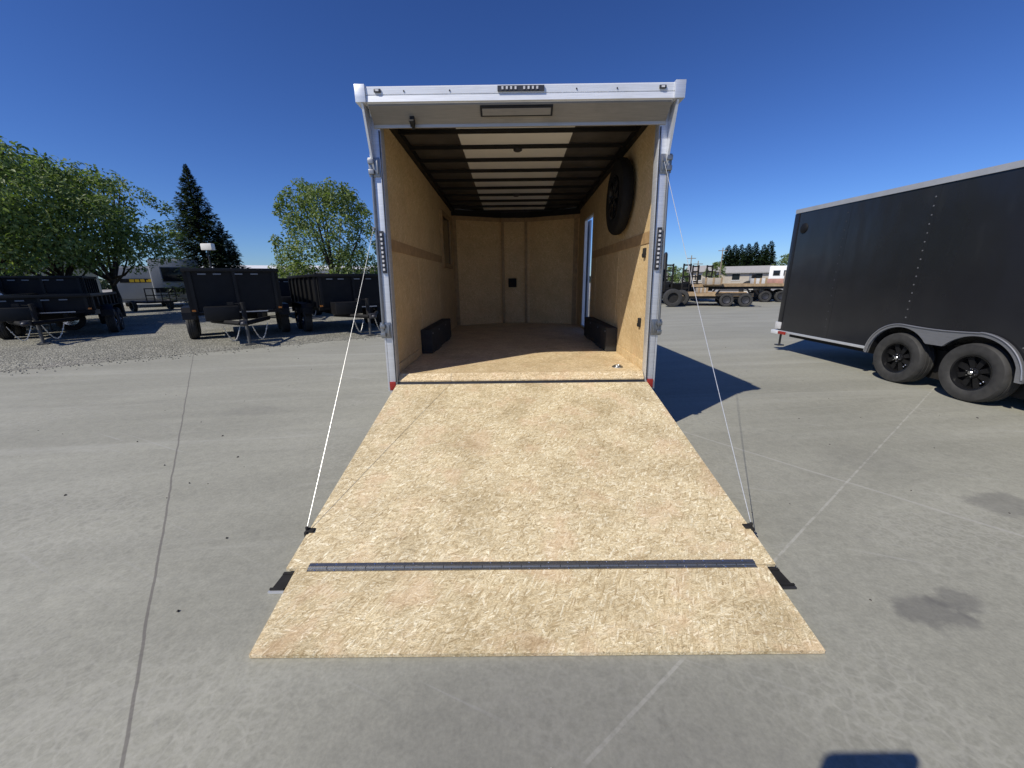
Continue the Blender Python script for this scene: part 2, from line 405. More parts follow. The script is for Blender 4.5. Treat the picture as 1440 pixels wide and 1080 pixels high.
# loose stones along the gravel edge and grit on the slab: uncountable
g = B()
for i in range(900):
    t = random.random(); a, b = edge[1+(i % 4)], edge[2+(i % 4)]
    d = abs(random.gauss(0, .6)); s_ = random.choice((-.5, 1))
    x = a[0]+(b[0]-a[0])*t-.59*d*s_; y = a[1]+(b[1]-a[1])*t+.81*d*s_
    r = random.uniform(.005, .015)
    g.box((x, y, .004+r*.4), (r*2, r*1.5, r), Matrix.Rotation(random.random()*6, 3, 'Z'), (.6, .6))
tag(g.build('loose_gravel', 'gravel'), 'loose grey stones strewn along the edge of the gravel lot', 'gravel', kind='stuff')
g = B()
for i in range(70):
    x = random.uniform(-5, 6); y = random.uniform(1.0, 9)
    if abs(x-.07) < 1.4 and y < 9: continue
    r = random.choice((.003, .004, .004, .005, .008))
    g.box((x, y, r*.5), (r*2.4, r*1.5, r), Matrix.Rotation(random.random()*6, 3, 'Z'), (.6, .5))
for (x, y) in [(-1.7, 1.95), (-1.55, 1.43), (-2.9, 2.9), (-3.6, 3.4), (-3.9, 2.6), (-2.45, 2.6)]:
    g.box((x, y, .006), (.011, .008, .006), Matrix.Rotation(x*3, 3, 'Z'), (.5, .6))
tag(g.build('grit', 'grit'), 'small dark specks of grit scattered over the concrete yard', 'grit', kind='stuff')

# ------------------------------------------------------------------ wheels
def tyre_profile(r, rim, wd):
    h = wd/2
    return [(-h*.80, rim), (-h*.95, rim+.02), (-h, (r+rim)/2), (-h*.93, r*.945), (-h*.78, r*.985), (-h*.45, r), (-h*.42, r*.975), (-h*.34, r*.975), (-h*.31, r),
            (-.02*h, r), (.02*h, r*.975), (.1*h, r*.975), (.13*h, r), (h*.45, r), (h*.48, r*.975), (h*.55, r*.975), (h*.58, r*.995), (h*.78, r*.985), (h*.93, r*.945), (h, (r+rim)/2), (h*.95, rim+.02), (h*.80, rim)]
def make_wheel(parent, c, r=.345, rim=.205, wd=.215, out=-1, name='wheel', spokes=8, n=48, rimmat='rim_black', world=False):
    t = B().lathe(tyre_profile(r, rim, wd), c, 0, n, close=True)
    w_ = t.build(name, 'tyre', parent, smooth=True, world=world)
    c = Vector(c); o = out
    b = B()
    b.lathe([(o*wd*.42, rim+.004), (o*wd*.40, rim-.012), (o*wd*.12, rim-.03), (-o*wd*.38, rim-.02), (-o*wd*.40, rim+.002)], c, 0, n, close=True)
    b.lathe([(o*wd*.06, .001), (o*wd*.06, rim-.03), (o*wd*.01, rim-.03), (o*wd*.01, .001)], c, 0, n)
    for k in range(spokes):
        a = 2*math.pi*(k+.5)/spokes
        m3 = Matrix.Rotation(a, 3, 'X')
        b.box(c+Vector((o*wd*.15, 0, 0))+m3 @ Vector((0, 0, rim*.60)), (wd*.16, rim*.22, rim*.62), m3, (1, 1.5))
    b.lathe([(o*wd*.10, .062), (o*wd*.30, .058), (o*wd*.34, .045)], c, 0, 20)
    b.mark(0)
    b.lathe([(o*wd*.30, .024), (o*wd*.42, .024), (o*wd*.45, .018)], c, 0, 14)
    for k in range(6):
        a = 2*math.pi*k/6+.3
        q = c+Vector((0, math.cos(a)*.048, math.sin(a)*.048))
        b.lathe([(o*wd*.32, .008), (o*wd*.38, .008), (o*wd*.40, .005)], q, 0, 6)
    # trim screws near the rim's lip
    for k in range(2):
        a = 3.7+k*.22; b.lathe([(o*wd*.2, .010), (o*wd*.30, .009), (o*wd*.32, .004)], c+Vector((0, math.cos(a)*rim*.72*-o, math.sin(a)*rim*.72)), 0, 8)
    b.mark(1); rm = b.build('rim', [rimmat, 'chrome'], w_, smooth=True, world=world)
    return w_

# ------------------------------------------------------------------ the open cargo trailer
X0, YR, YF = .07, 3.45, 7.55        # centre line, rear frame face, front end of the side walls
HO, HI = 1.205, 1.165                # outer and inner half widths
ZF, ZS = .61, .53                   # floor top, sill top
def ceil_z(y): return 2.825-(y-4.0)*.033
T = thing('cargo_trailer', (X0, 5.2, 0), 0, 'large enclosed cargo trailer with its rear ramp lowered and bare wood interior', 'trailer')
def part(b, name, mat, parent=None, **kw): return b.build(name, mat, parent or T, world=True, **kw)
# chassis
b = B()
for sx in (-1, 1):
    b.bx(X0+sx*.80-.04, X0+sx*.80+.04, YR+.10, 8.3, .40, .55)
for y in [3.7, 4.3, 4.9, 5.5, 6.1, 6.7, 7.3, 7.8]: b.bx(X0-.76, X0+.76, y-.03, y+.03, .42, .54)
for sx in (-1, 1): b.tube([(X0+sx*.78, 7.9, .47), (X0+sx*.04, 9.7, .47)], .05, 6)
part(b, 'chassis', 'black')
b = B(); b.tube([(X0, 9.3, .02), (X0, 9.3, .85)], .035, 10); b.bx(X0-.09, X0+.09, 9.21, 9.39, .008, .03)
part(b, 'tongue_jack', 'zinc')
for sx in (-1, 1):
    for yy in (4.93, 5.66): make_wheel(T, (X0+sx*1.115, yy, .335), .335, .2, .2, sx, world=True, n=36)
b = B()
for yy in (4.93, 5.66): b.tube([(X0-1.02, yy, .335), (X0+1.02, yy, .335)], .04, 10)
part(b, 'axle', 'black')
# floor
b = B(); b.bx(X0-HI, X0+HI, YR+.066, 7.62, .565, ZF)
b.prism([(X0-HI, 7.62), (X0+HI, 7.62), (X0+.30, 8.0), (X0-.24, 8.0)], 2, .565, ZF)
fl_ = part(b, 'floor', 'osb_floor')
b = B(); b.prism([(YR+.068, ZF+.003), (YR+.068, .57), (YR+.012, .548), (YR+.012, .560)], 0, X0-1.14, X0+1.14); part(b, 'threshold_board', 'osb_floor', fl_)
# outer skin, with the side-door opening on the right
DY0, DY1, DZ0, DZ1 = 6.27, 6.98, .64, 2.42
def zt(y): return ceil_z(y)+.07
b = B(); b.hexa([(X0-HO, YR+.06, .44), (X0-HO, YF, .44), (X0-HO, YF, zt(YF)), (X0-HO, YR+.06, zt(YR))],
                [(X0-HI-.012, YR+.06, .44), (X0-HI-.012, YF, .44), (X0-HI-.012, YF, zt(YF)), (X0-HI-.012, YR+.06, zt(YR))])
part(b, 'outer_wall', 'skin_silver')
def wall_with_door(x0, x1, ztop, zbot, y0, y1):
    b = B()
    def slab(ya, yb, za, zb, za2=None, zb2=None):
        za2 = za if za2 is None else za2; zb2 = zb if zb2 is None else zb2
        b.hexa([(x0, ya, za), (x0, yb, za2), (x0, yb, zb2), (x0, ya, zb)], [(x1, ya, za), (x1, yb, za2), (x1, yb, zb2), (x1, ya, zb)])
    slab(y0, DY0, zbot, ztop(y0), None, ztop(DY0)); slab(DY1, y1, zbot, ztop(DY1), None, ztop(y1))
    slab(DY0, DY1, DZ1, ztop(DY0), None, ztop(DY1)); slab(DY0, DY1, zbot, DZ0)
    return b
part(wall_with_door(X0+HI+.012, X0+HO, zt, .44, YR+.06, YF), 'outer_wall', 'skin_silver')
# door jamb (pale) round the side opening, and the leaf folded back flat against the outside
b = B()
for (y0, y1, z0, z1) in [(DY0, DY0+.018, DZ0, DZ1), (DY1-.03, DY1, DZ0, DZ1), (DY0+.018, DY1-.03, DZ1-.025, DZ1), (DY0+.018, DY1-.03, DZ0, DZ0+.025)]:
    b.bx(X0+HI-.004, X0+HO+.003, y0, y1, z0, z1)
part(b, 'door_jamb', 'alu_white')
b = B(); b.bx(X0+HO+.045, X0+HO+.08, DY1+.02, DY1+.72, DZ0, DZ1)
dl = part(b, 'side_door', 'skin_silver', bevel=.012)
b = B(); b.bx(X0+HO+.08, X0+HO+.10, DY1+.60, DY1+.67, 1.35, 1.55); part(b, 'handle', 'steel_dark', dl)
# nose
for (xa, ya, xb, yb) in [(-HO, YF, -.27, 8.05), (-.27, 8.05, .27, 8.05), (.27, 8.05, HO, YF)]:
    b = B(); z0 = .44; z1 = zt(7.9)
    b.hexa([(X0+xa, ya, z0), (X0+xb, yb, z0), (X0+xb, yb, z1), (X0+xa, ya, z1)], [(X0+xa, ya+.05, z0), (X0+xb, yb+.05, z0), (X0+xb, yb+.05, z1), (X0+xa, ya+.05, z1)])
    part(b, 'nose_panel', 'skin_silver')
# inner wall panels
b = B(); b.hexa([(X0-HI-.012, YR+.10, ZF), (X0-HI-.012, YF, ZF), (X0-HI-.012, YF, ceil_z(YF)), (X0-HI-.012, YR+.10, ceil_z(YR))],
                [(X0-HI, YR+.10, ZF), (X0-HI, YF, ZF), (X0-HI, YF, ceil_z(YF)), (X0-HI, YR+.10, ceil_z(YR))])
wl = part(b, 'wall_panel', 'wall_wood')
wr = part(wall_with_door(X0+HI, X0+HI+.012, ceil_z, ZF, YR+.10, YF), 'wall_panel', 'wall_wood')
b = B(); b.bx(X0-HI, X0-HI+.007, YR+.10, 6.25, 1.72, 1.82); part(b, 'joint_strip', 'trim_wood', wl)
b = B(); b.bx(X0+HI-.007, X0+HI, YR+.10, 6.2, 1.76, 1.86); part(b, 'joint_strip', 'trim_wood', wr)
b = B(); b.bx(X0-HI, X0-HI+.012, YR+.10, 4.50, ZF, ZF+.085); part(b, 'baseboard', 'wall_wood', wl, bevel=.003)
b = B(); b.bx(X0+HI-.012, X0+HI, YR+.10, 4.50, ZF, ZF+.085); part(b, 'baseboard', 'wall_wood', wr, bevel=.003)
# vertical board joints as thin cover battens, plus screw heads
for (wp, sx) in ((wl, -1), (wr, 1)):
    for y in (4.70, 5.92):
        b = B(); b.bx(X0+sx*HI-(.004 if sx > 0 else 0), X0+sx*HI+(.004 if sx < 0 else 0), y-.012, y+.012, ZF+.32, 1.74 if sx > 0 else 1.70)
        part(b, 'seam_strip', 'wall_wood', wp)
for zz in (1.68, 1.04):
    b = B(); b.box((X0+HI-.010, YR+.31, zz), (.022, .05, .085)); b.box((X0+HI-.024, YR+.31, zz-.02), (.012, .024, .03)); part(b, 'wall_latch', 'black_matt', wr, bevel=.004)
# window in the left wall
b = B()
for (y0, y1, z0, z1) in [(6.30, 6.36, 1.66, 2.50), (7.10, 7.16, 1.66, 2.50), (6.36, 7.10, 1.66, 1.72), (6.36, 7.10, 2.44, 2.50)]: b.bx(X0-HI, X0-HI+.035, y0, y1, z0, z1)
wf = part(b, 'window_frame', 'trim_wood')
b = B(); b.bx(X0-HI, X0-HI+.010, 6.36, 7.10, 1.72, 2.44); part(b, 'pane', 'glass', wf)
# front wall: three boards between battens, rounded black cove above
fz = ceil_z(7.9)-.10
segs = [(-HI, YF, -.27, 7.94), (-.27, 7.94, .27, 7.94), (.27, 7.94, HI, YF)]
for (xa, ya, xb, yb) in segs:
    b = B(); b.hexa([(X0+xa, ya, ZF), (X0+xb, yb, ZF), (X0+xb, yb, fz), (X0+xa, ya, fz)], [(X0+xa, ya+.03, ZF), (X0+xb, yb+.03, ZF), (X0+xb, yb+.03, fz), (X0+xa, ya+.03, fz)])
    part(b, 'front_panel', 'front_wood')
for (x, y, wd) in [(-1.13, 7.555, .07), (-.25, 7.90, .05), (.20, 7.915, .05), (1.11, 7.56, .08)]:
    b = B(); b.box((X0+x, y, (ZF+fz)/2), (wd, .03, fz-ZF)); part(b, 'batten', 'batten_wood', bevel=.003)
b = B()
for (xa, ya, xb, yb) in segs:
    b.hexa([(X0+xa, ya-.02, fz-.07), (X0+xb, yb-.02, fz-.07), (X0+xb, yb-.02, fz), (X0+xa, ya-.02, fz)], [(X0+xa, ya, fz-.07), (X0+xb, yb, fz-.07), (X0+xb, yb, fz), (X0+xa, ya, fz)])
part(b, 'top_batten', 'batten_wood')
b = B()
for (xa, ya, xb, yb) in segs:
    b.hexa([(X0+xa, ya-.05, fz+.002), (X0+xb, yb-.05, fz+.002), (X0+xb, yb-.05, fz+.10), (X0+xa, ya-.05, fz+.10)], [(X0+xa, ya+.03, fz+.002), (X0+xb, yb+.03, fz+.002), (X0+xb, yb+.03, fz+.10), (X0+xa, ya+.03, fz+.10)])
part(b, 'front_cove', 'bow_black')
b = B(); b.box((X0-.07, 7.905, 1.40), (.16, .06, .17)); b.box((X0-.07, 7.87, 1.40), (.10, .02, .10)); part(b, 'junction_box', 'black_matt', bevel=.006)
# ceiling
def slabz(xa, xb, ya, yb, dz, th):
    b = B(); b.hexa([(xa, ya, ceil_z(ya)+dz), (xb, ya, ceil_z(ya)+dz), (xb, yb, ceil_z(yb)+dz), (xa, yb, ceil_z(yb)+dz)],
                    [(xa, ya, ceil_z(ya)+dz+th), (xb, ya, ceil_z(ya)+dz+th), (xb, yb, ceil_z(yb)+dz+th), (xa, yb, ceil_z(yb)+dz+th)]); return b
part(slabz(X0-HO, X0+HO, YR-.0, 8.0, .020, .012), 'roof', 'roof_dark')
part(slabz(X0-.585, X0+.53, YR+.02, 7.75, .006, .010), 'ceiling_panel', 'ceiling')
for i in range(11):
    y = 3.72+i*.40
    b = B(); b.hexa([(X0-HI, y-.013, ceil_z(y)-.030), (X0+HI, y-.013, ceil_z(y)-.030), (X0+HI, y+.013, ceil_z(y)-.030), (X0-HI, y+.013, ceil_z(y)-.030)],
                    [(X0-HI, y-.013, ceil_z(y)+.004), (X0+HI, y-.013, ceil_z(y)+.004), (X0+HI, y+.013, ceil_z(y)+.004), (X0-HI, y+.013, ceil_z(y)+.004)])
    part(b, 'roof_bow', 'bow_black')
for sx in (-1, 1):
    b = B(); xa = X0+sx*(HI-.055); xb = X0+sx*HI
    b.hexa([(xa, YR+.1, ceil_z(YR)-.055), (xb, YR+.1, ceil_z(YR)-.055), (xb, YR+.1, ceil_z(YR)+.01), (xa, YR+.1, ceil_z(YR)+.01)],
           [(xa, 7.7, ceil_z(7.7)-.055), (xb, 7.7, ceil_z(7.7)-.055), (xb, 7.7, ceil_z(7.7)+.01), (xa, 7.7, ceil_z(7.7)+.01)]); part(b, 'ceiling_rail', 'bow_black')
for (x, y) in [(.0, 4.56), (.0, 6.5)]:
    b = B(); b.lathe([(-.036, .03), (-.028, .045), (-.0, .05)], (X0+x, y, ceil_z(y)-.01), 2, 20); part(b, 'dome_light', 'steel_dark', smooth=True)
# wheel boxes
for sx in (-1, 1):
    b = B(); b.bx(X0+sx*1.03, X0+sx*HI, 4.55, 5.98, ZF, .895); bx_ = part(b, 'wheel_box', 'box_black', bevel=.012)
    for y in (4.60, 5.0, 5.5, 5.93):
        b = B(); b.lathe([(0, .009), (sx*-.006, .007)], (X0+sx*1.03, y, .85), 0, 8); part(b, 'screw', 'zinc', bx_)
b = B()
b.lathe([(0, .055), (.006, .05), (.006, .035), (.004, .034)], (X0+.96, YR+.27, ZF+.001), 2, 24)
b.tube([(X0+.96+.032*math.cos(a), YR+.27+.032*math.sin(a), ZF+.012) for a in [i*.524 for i in range(13)]], .006, 6)
part(b, 'tie_down_ring', 'zinc', smooth=True)
# rear frame
for sx in (-1, 1):
    b = B()
    qa = [(X0+sx*1.150, YR, .44), (X0+sx*1.220, YR, .44), (X0+sx*1.220, YR+.10, .44), (X0+sx*1.150, YR+.10, .44)]
    qb = [(X0+sx*1.098, YR, 2.70), (X0+sx*1.182, YR, 2.70), (X0+sx*1.182, YR+.10, 2.70), (X0+sx*1.098, YR+.10, 2.70)]
    b.hexa(qa, qb)
    po = part(b, 'rear_post', 'alu', bevel=.006)
    def px_(z, k): return X0+sx*(1.150+k*.072-.052*(z-.44)/2.26)      # a point across the post at height z
    b = B(); b.hexa([(px_(.46, 1.0)+sx*.001, YR+.004, .46), (px_(.46, 1.0)+sx*.018, YR+.004, .46), (px_(.46, 1.0)+sx*.018, YR+.14, .46), (px_(.46, 1.0)+sx*.001, YR+.14, .46)],
           [(px_(2.66, 1.14)+sx*.001, YR+.004, 2.66), (px_(2.66, 1.14)+sx*.018, YR+.004, 2.66), (px_(2.66, 1.14)+sx*.018, YR+.14, 2.66), (px_(2.66, 1.14)+sx*.001, YR+.14, 2.66)]); part(b, 'edge_rail', 'alu', po, bevel=.003)
    b = B(); za, zc = ZS+.02, 2.60
    b.hexa([(px_(za, .06), YR-.012, za), (px_(za, .17), YR-.012, za), (px_(za, .17), YR-.001, za), (px_(za, .06), YR-.001, za)], [(px_(zc, .06), YR-.012, zc), (px_(zc, .17), YR-.012, zc), (px_(zc, .17), YR-.001, zc), (px_(zc, .06), YR-.001, zc)])
    part(b, 'door_seal', 'steel_dark', po)
    # LED tail lamp strip
    xc = px_(1.7, .62)
    b = B(); b.bx(xc-.017, xc+.017, YR-.016, YR-.001, 1.52, 1.86); b.mark(0)
    for k in range(9): b.box((xc, YR-.020, 1.55+k*.035), (.016, .010, .018))
    b.mark(1); part(b, 'tail_lamp', ['steel_dark', 'led_clear'], po)
    # lock rod with brackets
    xr = px_(1.03, 1.02)+sx*.016; xt = px_(2.34, 1.06)+sx*.010
    b = B(); b.tube([(xr, YR-.012, 1.03), (xt, YR-.012, 2.36)], .011, 8); part(b, 'lock_rod', 'zinc', po, smooth=True)
    for z, xr in ((1.03, xr), (2.34, xt)):
        b = B(); b.bx(min(xr-sx*.065, xr+sx*.025), max(xr-sx*.065, xr+sx*.025), YR-.010, YR-.001, z-.07, z+.07)
        b.bx(xr-.022, xr+.022, YR-.036, YR-.011, z-.055, z-.02); b.bx(xr-.022, xr+.022, YR-.036, YR-.011, z+.02, z+.055)
        b.box((xr-sx*.048, YR-.016, z), (.014, .012, .10)); part(b, 'lock_bracket', 'zinc', po, bevel=.003)
    # red reflector at the foot
    b = B(); b.bx(min(X0+sx*1.162, X0+sx*1.219), max(X0+sx*1.162, X0+sx*1.219), YR-.012, YR-.001, .472, .555) ; part(b, 'reflector', 'red', po, bevel=.004)
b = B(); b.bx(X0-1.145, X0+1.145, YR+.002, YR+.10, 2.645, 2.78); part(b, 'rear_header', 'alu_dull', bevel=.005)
b = B(); b.bx(X0-1.143, X0+1.143, YR+.004, YR+.064, .44, ZS+.014); part(b, 'sill', 'steel_dark', bevel=.003)
# canopy over the rear door
YC = 3.315
b = B()
b.prism([(YC, 2.745), (YC+.003, 2.786), (YC+.010, 2.790), (YC+.003, 2.794), (YC, 2.838), (YC+.02, 2.852), (YR+.10, 2.858), (YR+.10, 2.80), (YR-.0, 2.78), (YR-.0, 2.668), (YR-.012, 2.655), (YC+.02, 2.742)], 0, X0-1.145, X0+1.145)
cn = part(b, 'canopy', 'alu_white')
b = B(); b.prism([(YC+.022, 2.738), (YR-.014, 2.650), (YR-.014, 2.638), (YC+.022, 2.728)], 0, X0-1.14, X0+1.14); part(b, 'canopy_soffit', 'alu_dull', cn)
b = B(); b.prism([(YR-.010, 2.615), (YR-.001, 2.615), (YR-.001, 2.655), (YR-.010, 2.655)], 0, X0-1.145, X0+1.145); part(b, 'header_lip', 'alu_lip', cn)
for sx in (-1, 1):
    b = B(); b.bx(min(X0+sx*1.146, X0+sx*1.222), max(X0+sx*1.146, X0+sx*1.222), YC-.012, YR+.08, 2.740, 2.856); part(b, 'corner_cap', 'alu', cn, bevel=.002)
    b = B(); xx = X0+sx*1.178
    b.prism([(YC, 2.737), (YR-.002, 2.737), (YR-.002, 2.30), (YR-.03, 2.38)], 0, xx-.008, xx+.008); part(b, 'side_gusset', 'alu', cn)
    b = B(); b.bx(X0+sx*1.055-.026, X0+sx*1.055+.026, YC-.010, YC-.0005, 2.802, 2.826); ml = part(b, 'marker_lamp', 'steel_dark', cn, bevel=.004)
    b = B(); b.bx(X0+sx*1.055-.012, X0+sx*1.055+.012, YC-.015, YC-.0105, 2.808, 2.820); part(b, 'lamp_lens', 'led_clear', cn)
b = B(); b.bx(X0-.165, X0+.180, YC-.012, YC-.0005, 2.800, 2.834); b.mark(0)
for k in range(9):
    if k in (4,): continue
    b.bx(X0-.135+k*.032, X0-.135+k*.032+.014, YC-.017, YC-.0119, 2.808, 2.827)
b.mark(1); part(b, 'marker_bar', ['steel_dark', 'led_clear'], cn)
b = B()
def sof(y, d): return 2.728-.909*(y-YC-.022)-d
y0_, y1_ = YC+.026, YC+.080
b.prism([(y0_, sof(y0_, .001)), (y1_, sof(y1_, .001)), (y1_-.006, sof(y1_, .011)), (y0_-.004, sof(y0_, .012))], 0, X0-.30, X0+.25); ll = part(b, 'load_light', 'black_matt', cn)
b = B(); b.prism([(y0_+.006, sof(y0_+.006, .0135)), (y1_-.012, sof(y1_-.012, .0135)), (y1_-.014, sof(y1_-.012, .017)), (y0_+.004, sof(y0_+.006, .017))], 0, X0-.285, X0+.235); part(b, 'lamp_lens', 'alu_dull', cn)
b = B(); b.box((X0-.83, YR-.05, 2.645), (.035, .05, .06), Matrix.Rotation(R(-35), 3, 'X')); b.tube([(X0-.83, YR-.06, 2.655), (X0-.83, YR-.02, 2.60)], .012, 8); part(b, 'door_catch', 'black_matt', cn, bevel=.004)
for x in (-.86, -.52, .42, .72):
    b = B(); b.lathe([(0, .006), (-.003, .005)], (X0+x, YC-.0005, 2.812), 1, 8); part(b, 'rivet', 'steel_dark', cn)

# ramp
XR = .075; YB, ZB = 1.665, .030
def ramp_z(y): return ZB+(ZS-ZB)*(y-YB)/(YR-.012-YB)
def hw(y): return 1.258+(1.158-1.258)*(y-YB)/(YR-.012-YB)
b = B(); ya, yb = YB, YR-.012
b.hexa([(XR-hw(ya), ya, ramp_z(ya)), (XR+hw(ya), ya, ramp_z(ya)), (XR+hw(yb), yb, ramp_z(yb)), (XR-hw(yb), yb, ramp_z(yb))],
       [(XR-hw(ya), ya, ramp_z(ya)-.016), (XR+hw(ya), ya, ramp_z(ya)-.016), (XR+hw(yb), yb, ramp_z(yb)-.016), (XR-hw(yb), yb, ramp_z(yb)-.016)])
rp = part(b, 'ramp', 'osb_ramp')
for sx in (-1, 1):
    b = B(); b.hexa([(XR+sx*(hw(y)-.004), y, ramp_z(y)-.018) for y in (ya+.09, yb)]+[(XR+sx*(hw(y)-.004), y, ramp_z(y)-.062) for y in (yb, ya+.28)],
           [(XR+sx*(hw(y)-.06), y, ramp_z(y)-.018) for y in (ya+.09, yb)]+[(XR+sx*(hw(y)-.06), y, ramp_z(y)-.062) for y in (yb, ya+.28)])
    part(b, 'side_rail', 'black', rp)
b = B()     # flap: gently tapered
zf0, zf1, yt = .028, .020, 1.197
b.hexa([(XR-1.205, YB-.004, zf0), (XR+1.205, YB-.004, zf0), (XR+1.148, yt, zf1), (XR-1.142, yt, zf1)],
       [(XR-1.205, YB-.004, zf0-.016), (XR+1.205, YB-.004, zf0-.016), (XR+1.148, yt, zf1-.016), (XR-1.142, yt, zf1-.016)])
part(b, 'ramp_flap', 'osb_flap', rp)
b = B()
b.bx(XR-1.140, XR+1.150, YB-.002, YB+.020, ramp_z(YB)+.004, ramp_z(YB)+.014); b.bx(XR-1.140, XR+1.150, YB-.024, YB-.010, zf0+.002, zf0+.006)
for k in range(23):
    xa = XR-1.14+k*.0996; b.tube([(xa, YB-.006, zf0+.007), (xa+.096, YB-.006, zf0+.007)], .006, 8)
hs = part(b, 'hinge_strip', 'zinc', rp)
for k in range(23):
    for dy, zz in ((.012, ramp_z(YB)+.0145), (-.020, zf0+.0065)):
        b = B(); b.lathe([(0, .0045), (.0018, .003)], (XR-1.10+k*.0996, YB+dy, zz), 2, 8); part(b, 'screw', 'chrome', rp)
for sx in (-1, 1):
    b = B(); xa, xb = XR+sx*1.200, XR+sx*1.268
    x0_, x1_ = min(xa, xb), max(xa, xb)
    b.bx(x0_, x1_, YB-.118, YB-.002, .003, .008); b.bx(x0_, x1_, YB-.128, YB-.119, .003, .022); b.bx(x0_, x1_, YB-.020, YB-.003, .0085, .012)
    part(b, 'corner_plate', 'black_matt', rp)
    b = B(); b.bx(x0_-.004, x1_+.004, YB-.1375, YB-.1285, .002, .012); part(b, 'plate_edge', 'alu' if sx < 0 else 'steel_dark', rp)
    yk = 1.885; xk = XR+sx*(hw(yk)+.006)
    b = B(); b.box((xk, yk, ramp_z(yk)-.018), (.016, .05, .052)); b.box((xk-sx*.018, yk, ramp_z(yk)+.006), (.045, .034, .008)); b.tube([(xk, yk, ramp_z(yk)), (xk, yk, ramp_z(yk)+.028)], .009, 8)
    part(b, 'cable_bracket', 'black_matt', rp, bevel=.003)
    pa = Vector((xk, yk, ramp_z(yk)+.02)); pb = Vector((X0+sx*1.150, YR-.02, 2.36)) if sx > 0 else Vector((X0-1.222, YR-.02, 1.88))
    b = B(); b.tube([pa.lerp(pb, t/14)+Vector((0, 0, -.018*math.sin(math.pi*t/14))) for t in range(15)], .0021 if sx > 0 else .0017, 6); part(b, 'ramp_cable', 'wire', smooth=True)
    b = B(); b.lathe([(-.02, .012), (.012, .012), (.016, .006)], (pb.x, YR-.012, pb.z), 1, 10); part(b, 'cable_anchor', 'zinc')
b = B(); b.tube([(X0-1.143, YR-.006, ZS-.004), (X0+1.143, YR-.006, ZS-.004)], .010, 8); part(b, 'ramp_hinge', 'steel_dark')

# spare wheel hung on the right inner wall
sp = thing('spare_wheel', (X0+HI-.088, 4.50, 2.29), 0, 'black spare wheel hung flat on the right inner wall of the open trailer', 'wheel')
b = B().lathe([(-.045, .21), (-.058, .235), (-.062, .30), (-.052, .352), (-.03, .372), (.0, .376), (.03, .372), (.055, .35), (.064, .30), (.058, .235), (.045, .21)], (0, 0, 0), 0, 56, close=True); b.build('tyre', 'soot', sp, smooth=True)
b = B(); b.lathe([(-.062, .212), (-.058, .195), (-.02, .18), (.05, .19), (.06, .205)], (0, 0, 0), 0, 48, close=True); b.lathe([(-.03, .001), (-.03, .19), (-.02, .19), (-.02, .001)], (0, 0, 0), 0, 40)
for k in range(8):
    m3 = Matrix.Rotation(2*math.pi*k/8, 3, 'X'); b.box(m3 @ Vector((0, 0, .125))+Vector((-.045, 0, 0)), (.03, .045, .13), m3, (1, 1.4))
b.lathe([(-.03, .06), (-.05, .055), (-.055, .03)], (0, 0, 0), 0, 20)
b.build('rim', 'rim_black', sp, smooth=True)
b = B(); b.box((.081, 0, 0), (.012, .12, .30)); b.tube([(-.07, 0, 0), (.08, 0, 0)], .012, 8); b.build('wall_bracket', 'black', sp)

# ------------------------------------------------------------------ charcoal enclosed trailer on the right
XS = 5.33; RY, FY = 7.78, .6
E_ = thing('enclosed_trailer', (6.5, 4.4, 0), 0, 'charcoal enclosed trailer with two axles parked on the right of the yard', 'trailer')
def ez(y): return 2.62-(7.8-y)*.018
W1, W2, WR = 5.27, 4.37, .345
def low(y):
    z = .42
    for c in (W1, W2):
        if abs(y-c) < .435: z = max(z, .335+math.sqrt(.435**2-(y-c)**2))
    if W2 < y < W1: z = max(z, .60)
    return z
def upp(y):
    if y > W1: return max(.345, .335+math.sqrt(max(0, .478**2-(y-W1)**2)))
    if y < W2: return max(.345, .335+math.sqrt(max(0, .485**2-(W2-y)**2)))
    return .813+.02*math.sin(math.pi*(y-W2)/(W1-W2))*-1
ys = [FY]+[W2-.46+i*(W1-W2+.92)/60 for i in range(61)]+[RY]
poly = [(y, low(y)) for y in ys]+[(RY, ez(RY)), (FY, ez(FY))]
b = B(); b.prism(poly, 0, XS, XS+.26)
bd = b.build('body', 'charcoal', E_, world=True)
b = B(); b.hexa([(XS+.262, FY, .42), (XS+.262, RY-.002, .42), (XS+.262, RY-.002, ez(RY)-.002), (XS+.262, FY, ez(FY)-.002)], [(XS+2.45, FY, .42), (XS+2.45, RY-.002, .42), (XS+2.45, RY-.002, ez(RY)-.002), (XS+2.45, FY, ez(FY)-.002)])
b.build('far_body', 'charcoal', E_, world=True)
b = B(); b.hexa([(XS-.014, FY, ez(FY)-.035), (XS-.014, RY+.01, ez(RY)-.035), (XS-.014, RY+.01, ez(RY)+.035), (XS-.014, FY, ez(FY)+.035)], [(XS+2.464, FY, ez(FY)-.035), (XS+2.464, RY+.01, ez(RY)-.035), (XS+2.464, RY+.01, ez(RY)+.035), (XS+2.464, FY, ez(FY)+.035)])
b.build('roof_cap', 'roof_trim', E_, world=True)
for (ya, yb) in ((W1+.50, RY), (FY, W2-.50)): B().bx(XS-.012, XS-.001, ya, yb, .385, .425).build('bottom_rail', 'alu', E_, world=True, bevel=.003)
fy = [W1+.477-i*(W1-W2+.96)/96 for i in range(97)]
b = B()
up_, lo_ = [], []
for y in fy:
    u = upp(y); l = min(low(y) if low(y) > .45 else .34, u-.012)
    if y > W1+.434 or y < W2-.434: l = .34
    up_.append((y, max(u, l+.01))); lo_.append((y, l))
for i in range(len(fy)-1):
    q = [lo_[i], lo_[i+1], up_[i+1], up_[i]]
    b.hexa([(XS-.034, y, z) for y, z in q], [(XS-.004, y, z) for y, z in q])
bmesh.ops.remove_doubles(b.bm, verts=b.bm.verts, dist=1e-4)
